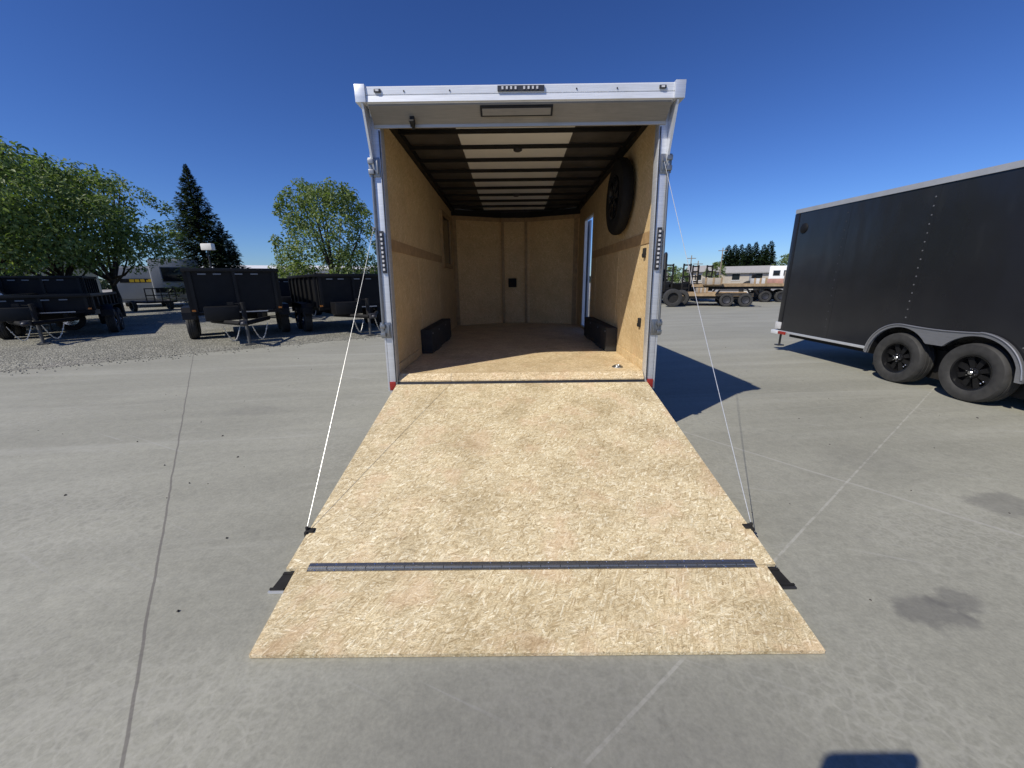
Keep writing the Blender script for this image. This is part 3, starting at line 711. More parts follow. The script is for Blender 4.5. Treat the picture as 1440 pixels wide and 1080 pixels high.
inner = [f for f in b.bm.faces if abs(f.normal.x) < .1 and len([e for e in f.edges if len(e.link_faces) > 2]) >= 2]
bmesh.ops.delete(b.bm, geom=list(set(inner)), context='FACES')
b.build('fender', 'fender_grey', E_, world=True, smooth=True)
b = B()     # rolled lip round the arches
pth = [(XS-.040, y, z-.004) for y, z in up_]
b.tube(pth, .008, 6); b.build('fender_lip', 'lip_grey', E_, world=True, smooth=True)
b = B(); b.bx(XS+.03, XS+.25, W2-.62, W1+.62, .64, .78) if False else b.bx(XS+.255, XS+.261, W2-.6, W1+.6, .12, .5); b.build('well_liner', 'black_matt', E_, world=True)
for yy in (W1, W2): make_wheel(E_, (XS+.085, yy, WR), WR, .205, .225, -1, world=True)
for yy in (W1, W2): make_wheel(E_, (XS+2.36, yy, WR), WR, .205, .225, 1, world=True, n=24)
b = B()
for yy in (W1, W2): b.tube([(XS+.2, yy, WR), (XS+2.25, yy, WR)], .04, 8)
b.build('axle', 'black', E_, world=True)
for (yy, z0, z1, nn) in [(6.60, .62, 2.42, 15), (5.28, .90, 2.40, 15), (3.98, .7, 2.38, 13)]:
    for k in range(nn):
        b = B(); b.sphere((XS-.003, yy+random.uniform(-.004, .004), z0+(z1-z0)*k/(nn-1)), .0105, (.45, 1, 1), 1)
        b.build('screw', 'screw_grey' if yy < 6 else 'steel_dark', E_, world=True, smooth=True)
for yy in (6.58, 5.28, 3.98):
    b = B(); b.bx(XS-.0022, XS-.0002, yy-.045, yy+.045, .86 if yy < 6 else .44, ez(yy)-.04); b.build('panel_seam', 'charcoal', E_, world=True)
b = B(); b.bx(XS-.016, XS+.08, RY-.10, RY+.012, .44, ez(RY)-.04); b.build('corner_post', 'charcoal', E_, world=True, bevel=.012)
b = B(); b.bx(XS+.10, XS+2.35, RY+.0, RY+.06, .44, ez(RY)-.1); b.build('ramp_door', 'charcoal', E_, world=True, bevel=.01)
b = B(); b.bx(XS-.03, XS+2.4, RY-.06, RY+.15, .345, .415); b.build('bumper', 'alu_white', E_, world=True, bevel=.008)
b = B(); b.bx(XS-.032, XS+.0, RY-.10, RY+.05, .45, .585); b.build('tail_lamp', 'led_clear', E_, world=True, bevel=.008)
b = B(); b.bx(XS-.034, XS-.013, RY-.27, RY-.07, .355, .41); b.build('reflector', 'red', E_, world=True, bevel=.004)
b = B(); b.tube([(XS+.12, RY+.05, .36), (XS+.12, RY+.05, .12)], .02, 8); b.bx(XS+.06, XS+.18, RY-.01, RY+.11, .10, .12); b.build('stabiliser_jack', 'steel_dark', E_, world=True)
b = B(); b.lathe([(-.03, .05), (-.012, .085), (0, .09)], (XS-.001, 7.52, 2.30), 0, 20); b.build('side_vent', 'black', E_, world=True, smooth=True)
b = B(); b.bx(XS-.02, XS-.001, 3.5, 3.62, .93, .975); b.build('marker_lamp', 'amber', E_, world=True)
b = B()
for sx in (0.3, 2.15): b.bx(XS+sx-.04, XS+sx+.04, FY, RY, .28, .415)
for sx in (0.35, 2.1): b.tube([(XS+sx, FY, .36), (XS+1.225, FY-1.4, .36)], .045, 8)
b.build('chassis', 'black', E_, world=True)

# ------------------------------------------------------------------ black dump trailers on the gravel (front towards -Y)
def make_dump(ztop, loc, rz, label, L=4.2, hwid=.93, zb=.78):
    t = thing('dump_trailer', loc, rz, label, 'trailer', 'black dump trailers parked on the gravel')
    b = B(); th = .05
    b.bx(-hwid, hwid, 0, th, zb, ztop); b.bx(-hwid, hwid, L-th, L, zb, ztop)
    b.bx(-hwid, -hwid+th, th, L-th, zb, ztop); b.bx(hwid-th, hwid, th, L-th, zb, ztop); b.bx(-hwid+th, hwid-th, th, L-th, zb, zb+.04)
    b.build('dump_box', 'black', t)
    for x in (-hwid+.03, -.02, hwid-.10): B().bx(x, x+.07, -.045, -.001, zb, ztop-.06).build('front_rib', 'black_gloss', t)
    for sx in (-1, 1):
        for k in range(7):
            y = .1+k*(L-.25)/6; b = B(); b.bx(min(sx*hwid, sx*(hwid+.06)), max(sx*hwid, sx*(hwid+.06)), y, y+.07, zb-.02, ztop-.07)
            b.build('side_rib', 'black_gloss', t)
    b = B(); zz = ztop-.06
    b.bx(-hwid-.07, hwid+.07, -.075, 0-.002, zz, ztop+.02); b.bx(-hwid-.07, -hwid+th, 0, L, zz+.002, ztop+.018); b.bx(hwid-th, hwid+.07, 0, L, zz+.002, ztop+.018)
    b.build('top_rail', 'black_gloss', t, bevel=.006)
    for x in (-.62, -.32, .12, .45): B().bx(x-.08, x+.08, -.052, -.046, ztop-.135, ztop-.105).build('tarp_slot', 'grey', t)
    b = B()
    for sx in (-.42, .42): b.bx(sx-.05, sx+.05, -.1, L, .52, .70)
    for k in range(6): b.bx(-.38, .38, .2+k*.75, .28+k*.75, .54, .68)
    b.bx(-hwid-.04, hwid+.04, -.06, .02, .70, .775)
    for sx in (-1, 1): b.tube([(sx*.6, -.05, .56), (sx*.05, -1.35, .56)], .055, 6)
    b.build('chassis', 'soot', t)
    b = B(); b.bx(-.70, -.02, -.72, -.14, .60, .92); b.build('pump_box', 'black_gloss', t, bevel=.015)
    b = B(); b.bx(-.62, .62, -.066, -.061, .735, .760); b.build('trim_line', 'offwhite', t)
    b = B(); b.tube([(.06, -.95, .03), (.06, -.95, .62)], .034, 10); b.bx(-.04, .16, -1.05, -.85, .008, .03); b.build('jack_leg', 'jack_grey', t)
    b = B(); b.tube([(.06, -.95, .55), (.06, -.95, 1.02)], .05, 10); b.tube([(.06, -.95, .98), (-.16, -1.0, 1.0)], .014, 6); b.bx(-.24, -.12, -1.03, -.97, .97, 1.03); b.build('tongue_jack', 'black_matt', t)
    b = B(); b.bx(-.07, .07, -1.55, -1.30, .52, .64); b.sphere((0, -1.56, .57), .07, (1, 1.1, .8)); b.build('coupler', 'steel_dark', t, smooth=True)
    for x0 in (-.40, .16):
        b = B(); pts = [(x0+.34*u, -1.0+.25*(u-.5), .50-.36*math.sin(math.pi*u)) for u in [i/16 for i in range(17)]]
        b.tube(pts, .009, 6)
        for i, p in enumerate(pts[1:-1]): b.box(p, (.034, .012, .022) if i % 2 else (.012, .034, .022))
        b.build('safety_chain', 'chain', t)
    for sx in (-1, 1):
        for yy in (1.35, 2.25): make_wheel(t, (sx*(hwid+.16), yy, .37), .37, .2, .22, sx, n=28)
        b = B()
        pts = [(.90, .55), (.93, .72), (1.05, .84), (1.8, .86), (2.55, .84), (2.67, .72), (2.70, .55)]
        for (ya, za), (yb, zb_) in zip(pts, pts[1:]):
            xa, xb = sorted((sx*(hwid+.02), sx*(hwid+.30)))
            b.hexa([(xa, ya, za), (xb, ya, za), (xb, yb, zb_), (xa, yb, zb_)], [(xa, ya, za+.012), (xb, ya, za+.012), (xb, yb, zb_+.012), (xa, yb, zb_+.012)])
        b.build('fender', 'black_gloss', t)
        b = B(); b.bx(sx*(hwid-.02)-.035, sx*(hwid-.02)+.035, -.07, -.046, zb+.02, zb+.06); b.build('marker_lamp', 'amber', t)
    return t
HZ = math.atan2(.59, .81)        # heading (.59,-.81)
def put(jx, jy): return (jx-.06*math.cos(HZ)-.95*.59, jy-.06*math.sin(HZ)+.95*.81, 0)
make_dump(1.80, put(-6.42, 9.31), HZ, 'high sided black dump trailer standing alone under the gap between conifer and round tree')
make_dump(1.66, put(-4.01, 10.73), HZ+R(2), 'black dump trailer beside the open cargo trailer and below the loose round tree')
make_dump(1.20, put(-12.05, 9.75), HZ+R(2), 'low sided black dump trailer nearest the left edge of the photo')
make_dump(1.76, (-15.9, 13.4, 0), HZ+R(4), 'tall black dump trailer parked behind the low sided one at left', L=3.1)
make_dump(1.62, (-9.0, 16.4, 0), HZ+R(4), 'black dump trailer half hidden in the second row between two others')

# ------------------------------------------------------------------ trees
def leaf_cloud(clusters, per, size, squash=.8):
    vs, fs = [], []
    for (c, r) in clusters:
        n = int(per*r*r)
        for _ in range(n):
            d = Vector((random.gauss(0, 1), random.gauss(0, 1), random.gauss(0, 1))).normalized()
            p = Vector(c)+Vector((d.x, d.y, d.z*squash))*r*(random.random()**.38)
            nrm = (d*.7+Vector((random.uniform(-1, 1), random.uniform(-1, 1), random.uniform(-.2, 1.2)))).normalized()
            a = nrm.cross(Vector((random.uniform(-1, 1), random.uniform(-1, 1), random.uniform(-1, 1)))).normalized(); b2 = nrm.cross(a)
            s = size*random.uniform(.6, 1.35); i = len(vs)
            vs += [p-a*s, p+b2*s*.45+nrm*s*.12, p+a*s, p-b2*s*.45+nrm*s*.12]; fs.append((i, i+1, i+2, i+3))
    return vs, fs
def broad_tree(name, loc, H, rx, z0, label, leaf, seed, ncl=46, per=260, size=.10, sparse=0.0, bark='bark', group=None, lean=0, low=.2):
    random.seed(seed)
    t = thing(name, loc, 0, label, 'tree', group)
    b = B(); b.tube([(0, 0, 0), (.03, .02, H*.14), (.02+lean*.2, 0, H*.28)], H*.028, 10, H*.02)
    cl = []
    for k in range(ncl):
        a = k*2.39996+random.uniform(-.3, .3); q = (k+.5)/ncl
        zz = z0+(H-z0)*(low*.0+q**.85)
        u = (zz-z0)/(H-z0)
        prof = math.sin(math.pi*min(1, (u*.80+.16)))**.62
        rr = rx*prof*math.sqrt(random.uniform(.03, 1.0))
        cr = rx*random.choice((.17, .22, .27, .32, .38))*random.uniform(.85, 1.15)*(1-.38*u)
        zz = min(zz, H-cr*.75)
        c = Vector((rr*math.cos(a)+lean*u, rr*math.sin(a), zz)); cl.append((c, cr))
        if k % 5 == 0:
            s0 = Vector((lean*.1, 0, H*random.uniform(.2, .32))); mid = s0.lerp(c, .5)+Vector((0, 0, -.12*rr))
            b.tube([s0, mid, c], H*.011, 6, H*.003)
    b.build('trunk', bark, t, smooth=True)
    vs, fs = leaf_cloud(cl, per, size, .78)
    if sparse:
        tw = []
        for k in range(int(60*sparse)):
            a = random.random()*6.28; u = random.uniform(.05, 1); rr = rx*math.sin(math.pi*(u*.8+.15))**.6*random.uniform(.92, 1.12)
            tw.append((Vector((rr*math.cos(a), rr*math.sin(a), z0+(H-z0)*u*1.02)), rx*random.uniform(.07, .15)))
        v2, f2 = leaf_cloud(tw, per*1.5, size, 1); o = len(vs); vs += v2; fs += [tuple(i+o for i in f) for f in f2]
    pydata('crown', vs, fs, leaf, t)
    return t
def conifer(name, loc, H, rx, label, seed, leaf='needle', tufts=7000, size=.16, group=None, z0=.06, cone=1.0, cat='tree'):
    random.seed(seed)
    t = thing(name, loc, 0, label, cat, group)
    b = B(); b.tube([(0, 0, 0), (0, 0, H*.5), (0, 0, H*.97)], H*.02, 8, H*.004); b.build('trunk', 'bark', t, smooth=True)
    vs, fs = [], []
    nb = max(40, tufts//60)
    for k in range(nb):
        u = (k+random.random())/nb; a = k*2.39996+random.uniform(-.4, .4)
        zz = H*(z0+(1-z0)*u); Lb = rx*((1-u)**cone*random.uniform(.55, 1.15)+.008)
        dr = .30*(1-u)
        for _ in range(int(tufts/nb)):
            s = random.random()**.6; sd = random.gauss(0, .13)*Lb*s
            p = Vector((math.cos(a)*Lb*s-math.sin(a)*sd, math.sin(a)*Lb*s+math.cos(a)*sd, zz-dr*Lb*s+.25*Lb*s*s+random.gauss(0, .018*H*(.15+.85*(1-u)))))
            d = Vector((math.cos(a+random.gauss(0, .5)), math.sin(a+random.gauss(0, .5)), random.uniform(-.5, .25))).normalized()
            w_ = d.cross(Vector((random.gauss(0, .4), random.gauss(0, .4), 1))).normalized(); sz = size*random.uniform(.6, 1.3)*(.30+.70*min(1, (1-u)*2.2)); i = len(vs)
            vs += [p, p+d*sz*.6+w_*sz*.26, p+d*sz*1.5, p+d*sz*.6-w_*sz*.26]; fs.append((i, i+1, i+2, i+3))
    pydata('crown', vs, fs, leaf, t)
    return t
def pol(az, r): return (r*math.sin(R(az)), r*math.cos(R(az)), 0)
gl = 'leafy trees behind the dump trailers'
broad_tree('shade_tree', pol(-53.5, 23), 6.6, 3.4, 2.25, 'tallest leafy tree cut off by the left edge of the photo', 'leaf_a', 11, 76, 430, .085, group=gl)
broad_tree('shade_tree', pol(-48.6, 25), 6.35, 2.85, 2.3, 'leafy tree in the middle of the left clump, behind the tall dump trailer', 'leaf_a', 12, 70, 440, .085, group=gl)
broad_tree('shade_tree', pol(-45.2, 26), 6.2, 2.7, 2.3, 'leafy tree at the right of the left clump, next to the big conifer', 'leaf_a', 13, 54, 460, .08, .5, group=gl)
broad_tree('shade_tree', pol(-24.1, 22), 5.9, 2.4, .45, 'loose round leafy tree standing alone beside the open cargo trailer', 'leaf_b', 17, 92, 560, .075, 1.5, 'bark', group=gl)
conifer('conifer_tree', pol(-37.3, 34), 8.75, 2.65, 'tall dark conifer rising behind the high sided dump trailer', 5, tufts=26000, size=.18, cone=.92)
conifer('conifer_tree', pol(-35.3, 35), 5.6, 1.6, 'small dark conifer leaning against the right side of the tall conifer', 6, tufts=11000, size=.17, cone=.75)

# ------------------------------------------------------------------ background, left
def rv(name, loc, rz, Lx, Wy, H, label, mat='rv_grey', windows=((-.3, .22, .55, .30),), stripe=True):
    t = thing(name, loc, rz, label, 'camper', 'camper trailers behind the yard')
    b = B(); b.bx(-Lx/2, Lx/2, 0, Wy, .55, H); b.build('body', mat, t, bevel=.10)
    b = B(); b.bx(-Lx/2+.1, Lx/2-.1, .1, Wy-.1, H+.001, H+.07); b.build('roof', 'offwhite', t)
    if stripe:
        b = B(); b.bx(-Lx/2+.1, Lx/2-.1, -.012, -.002, .95, 1.25); b.build('stripe', 'black_gloss', t)
    for (fx, fz, fw, fh) in windows:
        b = B(); cx = fx*Lx; cz = .55+(H-.55)*fz
        b.bx(cx-fw/2, cx+fw/2, -.02, -.003, cz-fh/2, cz+fh/2); wn = b.build('window', 'glass', t, bevel=.006)
        b = B()
        for (xa, xb, za, zb) in [(-fw/2-.05, fw/2+.05, fh/2, fh/2+.05), (-fw/2-.05, fw/2+.05, -fh/2-.05, -fh/2), (-fw/2-.05, -fw/2, -fh/2, fh/2), (fw/2, fw/2+.05, -fh/2, fh/2)]:
            b.bx(cx+xa, cx+xb, -.03, -.004, cz+za, cz+zb)
        b.build('frame', 'grey', wn)
    b = B(); b.bx(-Lx/2+.15, Lx/2-.15, .05, .15, .36, .549); b.build('skirt', 'grey', t)
    for sx in (-1, 1):
        b = B(); b.lathe(tyre_profile(.34, .2, .2), (sx*(min(Lx, 2.4)/2-.2), Wy*.5, .34), 0 if Lx < 3 else 1, 24, close=True); b.build('wheel', 'tyre', t, smooth=True)
    return t
rv('camper_trailer', pol(-40.1, 33), R(40), 2.45, 5.5, 2.95, 'grey camper end with a dark window beside the big conifer', windows=((0, .62, 1.35, .85),))
r2 = rv('camper_trailer', pol(-43.0, 35), R(43), 2.6, 6, 2.55, 'grey camper with a yellow lettered strip under the trees', windows=((.32, .55, .35, .5),), stripe=False)
b = B(); b.bx(-1.0, .75, -.03, -.004, 1.58, 1.82); b.build('sign_strip', 'black_matt', r2)
b = B()
for k, (x, wd) in enumerate([(-.45, .22), (-.20, .20), (.05, .20), (.28, .10), (.42, .20)]): b.bx(x-wd/2, x+wd/2, -.05, -.031, 1.61, 1.79 if k != 3 else 1.74)
b.build('sign_lettering', 'yellow', r2)
rv('camper_trailer', pol(-53.0, 29), R(48), 7.0, 2.5, 2.75, 'long pale grey camper behind the low dump trailer at far left', 'offwhite', ((-.40, .62, 1.1, .55), (.1, .62, .9, .5)), False)
# silver pickup
pk = thing('pickup_truck', pol(-53.6, 20.5), R(50), 'silver pickup truck whose roof shows above the low dump trailer', 'pickup')
b = B(); b.prism([(-2.7, .5), (2.6, .5), (2.65, .95), (1.4, 1.08), (-2.7, 1.08)], 1, -.9, .9); b.build('body', 'offwhite', pk, bevel=.05)
b = B(); b.prism([(-2.5, 1.05), (-2.4, 1.70), (.10, 1.72), (.62, 1.06)], 1, -.80, .80); cb = b.build('cab', 'white', pk, bevel=.05)
b = B(); b.prism([(-2.2, 1.15), (-2.15, 1.50), (-.02, 1.52), (.28, 1.15)], 1, -.825, .825); b.build('side_window', 'glass', cb)
b = B(); b.hexa([(.22, -.68, 1.60), (.22, .68, 1.60), (.59, .68, 1.13), (.59, -.68, 1.13)], [(.24, -.68, 1.62), (.24, .68, 1.62), (.61, .68, 1.15), (.61, -.68, 1.15)]); b.build('windscreen', 'glass', cb)
for x in (-1.75, 1.7):
    for sy in (-1, 1):
        b = B(); b.lathe(tyre_profile(.37, .22, .22), (x, sy*.82, .37), 1, 28, close=True); wn = b.build('wheel', 'tyre', pk, smooth=True)
        b = B(); b.lathe([(-.06*sy, .215), (.07*sy, .2), (.05*sy, .05)], (x, sy*.82, .37), 1, 20); b.build('rim', 'chrome', wn)
for sy in (-1, 1):
    b = B(); b.bx(2.60, 2.67, sy*.68-.16, sy*.68+.16, .78, .92); b.build('headlight', 'led_clear', pk)
# long pale shed
sh = thing('storage_shed', pol(-28.6, 46), R(27), 'long low pale metal shed seen over the dump trailers', 'shed')
b = B(); b.bx(-8, 13, 0, 7, 0, 2.72); b.build('wall', 'offwhite', sh)
b = B(); b.prism([(-.35, 2.73), (3.5, 3.15), (7.35, 2.73), (7.35, 2.83), (3.5, 3.26), (-.35, 2.83)], 0, -8.3, 13.3); b.build('roof', 'white', sh)
for k in range(4):
    b = B(); b.bx(-6+k*4.6, -3+k*4.6, -.04, -.003, .02, 2.3); b.build('roller_door', 'grey', sh)
# lamp
lp = thing('lamp_post', pol(-36.9, 29), 0, 'slim lamp post with a white square head in front of the conifer', 'lamp')
b = B(); b.tube([(0, 0, 0), (0, 0, 3.3)], .05, 10, .035); b.build('pole', 'steel_dark', lp)
b = B(); b.box((.1, -.05, 3.48), (.62, .30, .36)); b.build('lamp_head', 'white', lp, bevel=.04)
# dark barbecue smoker-like machine beside the campers
mc = thing('utility_trailer', pol(-41.75, 29.5), R(65), 'small dark utility trailer with upright ramp gate in front of the campers', 'trailer')
b = B(); b.bx(-.7, .7, 0, 2.4, .45, .55); b.build('deck', 'black', mc)
b = B()
for x in (-.7, -.35, 0, .35, .66): b.bx(x, x+.04, -.04, 0, .5, 1.25)
for z in (.5, .85, 1.21): b.bx(-.7, .7, -.05, -.041, z, z+.05)
b.build('ramp_gate', 'black', mc)
for sx in (-1, 1):
    b = B(); b.lathe(tyre_profile(.3, .18, .18), (sx*.85, 1.2, .3), 0, 24, close=True); b.build('wheel', 'tyre', mc, smooth=True)

# ------------------------------------------------------------------ background, right
def flatbed(loc, rz, L, z, label, neck=False):
    t = thing('flatbed_trailer', loc, rz, label, 'trailer', 'wood deck flatbed trailers across the yard')
    b = B()
    for k in range(9): b.bx(-L/2, L/2, -1.0+k*.222, -1.0+k*.222+.21, z-.04, z)
    for sy in (-1, 1): b.bx(-L/2, L/2, sy*1.04-.03, sy*1.04+.03, z-.10, z+.06)
    b.build('deck', 'plank', t)
    b = B()
    for sy in (-1, 1): b.bx(-L/2, L/2, sy*.98-.03, sy*.98+.03, z-.24, z-.06)
    for k in range(8): b.bx(-L/2+k*L/7-.04, -L/2+k*L/7+.04, -.99, .99, z-.15, z-.045)
    if neck: b.hexa([(-L/2, -.3, z-.2), (-L/2, .3, z-.2), (-L/2, .3, z), (-L/2, -.3, z)], [(-L/2-1.6, -.08, z-.2), (-L/2-1.6, .08, z-.2), (-L/2-1.6, .08, z-.08), (-L/2-1.6, -.08, z-.08)])
    b.build('chassis', 'black', t)
    for x in (.6, 1.45):
        for sy in (-1, 1):
            b = B(); b.lathe(tyre_profile(.33, .20, .22), (x, sy*(.86 if z > .85 else 1.16), .33), 1, 28, close=True); wn = b.build('wheel', 'tyre', t, smooth=True)
            b = B(); b.lathe([(-.05, .195), (.09*sy, .17), (.06*sy, .06)], (x, sy*(.86 if z > .85 else 1.16), .33), 1, 18); b.build('rim', 'steel_dark', wn)
    if z < .85:
        for sy in (-1, 1):
            b = B(); b.prism([(.05, .62), (.2, .84), (1.85, .84), (2.0, .62), (1.9, .62), (1.8, .8), (.25, .8), (.15, .62)], 1, sy*1.16-.13, sy*1.16+.13); b.build('fender', 'black', t)
    b = B(); b.tube([(-L/2-.8 if neck else -L/2+.2, 0, .02), (-L/2-.8 if neck else -L/2+.2, 0, z+.2)], .05, 8); b.build('jack', 'zinc', t)
    for x in (L/2-.05,):
        b = B(); b.bx(x, x+.05, -.95, -.75, z-.14, z-.02); b.bx(x, x+.05, .75, .95, z-.14, z-.02); b.build('tail_lamp', 'red', t)
    return t
flatbed((10.9, 21.6, 0), R(-22), 3.6, .62, 'low flatbed trailer with a bare plank deck, nearest across the yard', True)
flatbed((14.7, 24.6, 0), R(-12), 7.2, 1.02, 'long high flatbed trailer with pale plank deck behind the low one')
# upright-ramp equipment trailers (dark) beside the post
for i, (az, rr, rz, lab) in enumerate([(22.4, 25, 10, 'dark equipment trailer with upright ramps right behind the cargo trailer post'), (25.3, 29, 16, 'dark equipment trailer with upright ramps beside the wood flatbeds')]):
    t = thing('equipment_trailer', pol(az, rr), R(rz), lab, 'trailer', 'dark equipment trailers across the yard')
    b = B(); b.bx(-1.0, 1.0, 0, 4.5, .6, .75); b.bx(-1.0, -.9, 0, 4.5, .75, 1.1); b.bx(.9, 1.0, 0, 4.5, .75, 1.1); b.build('deck', 'black', t)
    for sx in (-1, 1):
        b = B(); xa = sx*.55
        for dx in (-.25, .19): b.bx(xa+dx, xa+dx+.06, -.10, -.02, .7, 2.25)
        for k in range(5): b.bx(xa-.19, xa+.19, -.09, -.03, .85+k*.32, .93+k*.32)
        b.build('ramp', 'black_matt', t)
        for yy in (1.7, 2.6):
            b = B(); b.lathe(tyre_profile(.42, .22, .24), (sx*1.13, yy, .42), 0, 28, close=True); b.build('wheel', 'tyre', t, smooth=True)
        b = B(); b.bx(min(sx*1.02, sx*1.28), max(sx*1.02, sx*1.28), 1.2, 3.1, .88, .91); b.build('fender', 'black', t)
# stacked big tyres
for k, (x, y, z, a, lab) in enumerate([(8.35, 20.6, .46, 80, 'big black tractor tyre leaning at left beside the cargo trailer post'), (9.1, 21.3, .42, 60, 'big black tractor tyre leaning to the right of its twin near the post')]):
    t = thing('tractor_tyre', (x, y, z), R(a), lab, 'tyre', 'tractor tyres across the yard')
    b = B(); b.lathe(tyre_profile(z, z*.55, .42), (0, 0, 0), 0, 32, close=True); b.build('tyre', 'tyre', t, smooth=True)
    b = B(); b.lathe([(-.1, z*.54), (-.08, z*.4), (.02, .1), (.05, .02)], (0, 0, 0), 0, 24); b.build('rim', 'black_matt', t, smooth=True)
# excavator
ex = thing('mini_excavator', pol(20.2, 27), R(70), 'dark mini excavator with raised bent arm behind the cargo trailer post', 'excavator')
for sy in (-1, 1):
    b = B(); b.prism([(-1.0, .2), (-.8, .02), (.8, .02), (1.0, .2), (1.0, .38), (.8, .55), (-.8, .55), (-1.0, .38)], 1, sy*.65-.16, sy*.65+.16); b.build('track', 'tyre', ex, bevel=.03)
b = B(); b.bx(-.9, .6, -.6, .6, .66, 1.25); b.bx(-.3, .3, -.25, .25, .5, .66); b.build('body', 'black_gloss', ex, bevel=.06)
b = B(); b.bx(-.35, .55, -.1, .58, 1.26, 2.35); cbx = b.build('cab', 'glass', ex, bevel=.06)
b = B(); b.bx(-.40, .60, -.14, .62, 2.352, 2.42); b.build('cab_roof', 'black_gloss', cbx)
b = B(); b.tube([(.6, -.3, .9), (1.1, -.3, 2.2), (1.5, -.3, 2.95), (2.1, -.3, 3.05)], .12, 8, .1); b.build('boom', 'black_gloss', ex)
b = B(); b.tube([(2.1, -.3, 3.05), (2.55, -.3, 2.45), (2.75, -.3, 1.8)], .10, 8, .07); b.build('arm', 'black_gloss', ex)
b = B(); b.prism([(2.6, 1.8), (2.9, 1.75), (2.95, 1.35), (2.5, 1.25), (2.4, 1.4)], 1, -.55, -.05); b.build('bucket', 'steel_dark', ex)
# crates / pallets on the flatbed
for k, (x, y, z, w_, d_, h_, mt, lab) in enumerate([(12.0, 23.95, 1.022, .95, .8, .42, 'tan', 'pale timber crate at the left end of the high flatbed'), (15.0, 24.3, 1.022, .7, .7, .36, 'offwhite', 'whitish crate in the middle of the high flatbed'), (17.0, 24.0, 1.022, .9, .9, .75, 'tan', 'tallest pale crate at the right end of the high flatbed'), (10.4, 21.8, .622, .5, .7, .3, 'tan', 'small timber crate on the low flatbed deck')]):
    t = thing('timber_crate', (x, y, z), R(-15), lab, 'crate', 'crates on the flatbeds')
    b = B(); b.bx(-w_/2, w_/2, -d_/2, d_/2, .05, h_); b.build('side_board', mt, t, bevel=.01)
    b = B()
    for xx in (-w_/2, -.05, w_/2-.1): b.bx(xx, xx+.1, -d_/2-.025, -d_/2-.002, .05, h_+.02)
    b.bx(-w_/2, w_/2, -d_/2, d_/2, 0, .045); b.build('batten', 'plank', t)
# houses
def house(loc, rz, L, Wd, hw_, hr, label, mat='offwhite', roof='roof_grey'):
    t = thing('house', loc, rz, label, 'house', 'low buildings on the right skyline')
    b = B(); b.bx(-L/2, L/2, 0, Wd, 0, hw_); b.build('wall', mat, t)
    b = B(); b.prism([(-.5, hw_+.01), (Wd/2, hr), (Wd+.5, hw_+.01), (Wd+.5, hw_+.2), (Wd/2, hr+.2), (-.5, hw_+.2)], 0, -L/2-.5, L/2+.5); b.build('roof', roof, t)
    for k in range(max(2, int(L/4))):
        x = -L/2+L*(k+.5)/max(2, int(L/4)); b = B(); b.bx(x-.6, x+.6, -.05, -.005, 1.0, 2.1); wn = b.build('window', 'glass', t)
        b = B(); b.bx(x-.72, x+.72, -.03, -.006, 2.11, 2.2); b.bx(x-.72, x+.72, -.09, -.006, .9, .99); b.build('sill', 'white', wn)
    b = B(); b.bx(L*.05, L*.05+1.0, -.06, -.006, .02, 2.05); b.build('door', 'grey', t)
    return t
house(pol(30.4, 84), R(-31), 7, 7, 2.2, 3.3, 'long pale house with a low grey roof below the row of conifers', 'tan')
house(pol(26.0, 92), R(-26), 7, 7, 2.6, 3.8, 'small pale house left of the row of conifers', 'tan')
rv('camper_trailer', pol(34.0, 72), R(-33), 3.4, 2.4, 3.0, 'white camper with two dark windows beside the charcoal enclosed trailer', 'white', ((-.22, .6, .8, .7), (.18, .6, .9, .7)), False)
# red tractor-like machine
tr = thing('farm_tractor', pol(32.4, 31), R(-60), 'faded red tractor in the gap before the charcoal enclosed trailer', 'tractor')
b = B(); b.bx(-.2, 1.5, -.35, .35, .8, 1.35); b.build('bonnet', 'red_paint', tr, bevel=.06)
b = B(); b.bx(-1.0, -.15, -.45, .45, .7, 1.15); b.build('body', 'black', tr, bevel=.04)
b = B(); b.bx(-.75, -.3, -.22, .22, 1.16, 1.3); b.bx(-.82, -.72, -.22, .22, 1.3, 1.65); b.build('seat', 'black_matt', tr, bevel=.03)
for sy in (-1, 1):
    b = B(); b.lathe(tyre_profile(.62, .34, .32), (-.6, sy*.68, .62), 1, 30, close=True); wn = b.build('wheel', 'tyre', tr, smooth=True)
    b = B(); b.lathe([(-.05, .33), (.08*sy, .3), (.04*sy, .05)], (-.6, sy*.68, .62), 1, 20); b.build('rim', 'offwhite', wn)
    b = B(); b.lathe(tyre_profile(.36, .2, .2), (1.15, sy*.55, .36), 1, 24, close=True); b.build('wheel', 'tyre', tr, smooth=True)
# far trees
ct = 'row of narrow conifers on the right skyline'
labs = ['leftmost narrow conifer of the far row', 'second narrow conifer of the far row from the left', 'third narrow conifer of the far row from the left', 'fourth narrow conifer, in the middle of the far row', 'third narrow conifer of the far row from the right', 'second narrow conifer of the far row from the right', 'rightmost narrow conifer of the far row, toward the enclosed trailer']
for k, (az, h) in enumerate([(28.0, 6.9), (28.7, 7.1), (29.4, 7.2), (30.15, 7.0), (30.9, 7.4), (31.75, 7.0), (32.4, 7.3)]):
    conifer('conifer_tree', pol(az, 95+k % 3*2), h+1.0, 1.75, labs[k], 30+k, 'needle_far', 9000, .36, ct, 0.03, .60)
broad_tree('shade_tree', pol(26.9, 80), 4.2, 1.9, .8, 'rounded green tree just left of the far conifer row', 'leaf_b', 41, 30, 420, .13)
broad_tree('shade_tree', pol(34.2, 90), 5.6, 2.6, 1.2, 'round green tree peeking out beside the charcoal enclosed trailer', 'leaf_a', 42, 30, 330, .14)
broad_tree('shade_tree', pol(24.3, 110), 4.0, 3.0, .6, 'low far tree between the poles', 'leaf_a', 43, 26, 260, .16)
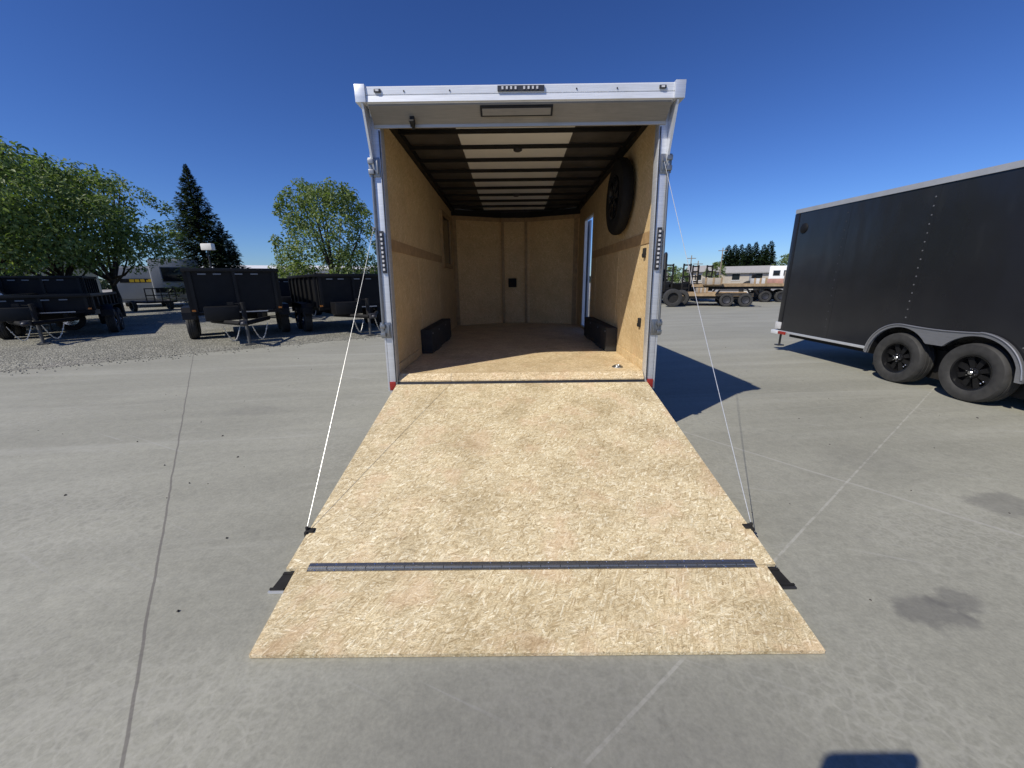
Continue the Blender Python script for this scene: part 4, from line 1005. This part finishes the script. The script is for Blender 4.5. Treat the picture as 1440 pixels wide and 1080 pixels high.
broad_tree('shade_tree', pol(21.8, 70), 3.4, 2.2, .5, 'low green tree near the cargo trailer post on the right skyline', 'leaf_b', 44, 24, 330, .13)
for k, (az, rr, h, lab) in enumerate([(23.9, 70, 4.9, 'thin utility pole nearest the open cargo trailer'), (24.75, 66, 3.9, 'shorter utility pole between the other two'), (27.4, 74, 6.1, 'tall pale utility pole at the left end of the far conifers')]):
    t = thing('utility_pole', pol(az, rr), 0, lab, 'pole', 'poles on the right skyline')
    b = B(); b.tube([(0, 0, 0), (0, 0, h)], .11, 8, .07); b.build('post', 'pale_bark', t)
    b = B(); b.bx(-.7, .7, -.06, .06, h-.5, h-.4); b.build('crossarm', 'pale_bark', t)
# far tree line hugging the horizon on both sides, reads as one mass
random.seed(77)
cl = []
for k in range(240):
    az = random.uniform(-62, 62); rr = random.uniform(150, 230); p = pol(az, rr); cl.append((Vector((p[0], p[1], random.uniform(.5, 2.6))), random.uniform(1.5, 3.2)))
vs, fs = leaf_cloud(cl, 26, .55, .8)
tag(pydata('far_woods', vs, fs, 'needle_far'), 'low dark line of woods along the horizon', 'woods', kind='stuff')

# ------------------------------------------------------------------ the tablet held up behind the camera, whose shadow falls on the slab, and its holder
tb = thing('tablet', (.035, -.03, 1.40), 0, 'black tablet held up by the photographer, casting a small shadow at lower right', 'tablet')
b = B(); rc = .028; outl = []
for (cx, cz, a0) in [(.145-rc, .105-rc, 0), (-.145+rc, .105-rc, 90), (-.145+rc, -.105+rc, 180), (.145-rc, -.105+rc, 270)]:
    outl += [(cx+rc*math.cos(R(a0+15*k)), cz+rc*math.sin(R(a0+15*k))) for k in range(7)]
b.prism(outl, 1, -.006, .006); b.build('case', 'black', tb)
sc = B().bx(-.13, .13, -.0085, -.0065, -.092, .092); sc.build('screen', 'glass', tb)

sc_ = B(); sc_.box((.08, .815, .006), (.035, .018, .002), Matrix.Rotation(.5, 3, 'Y')); sc_.box((.098, .82, .004), (.012, .022, .002), Matrix.Rotation(-.6, 3, 'Y'))
tag(sc_.build('paper_scrap', 'white'), 'tiny torn scrap of pale paper on the concrete near the camera', 'litter')
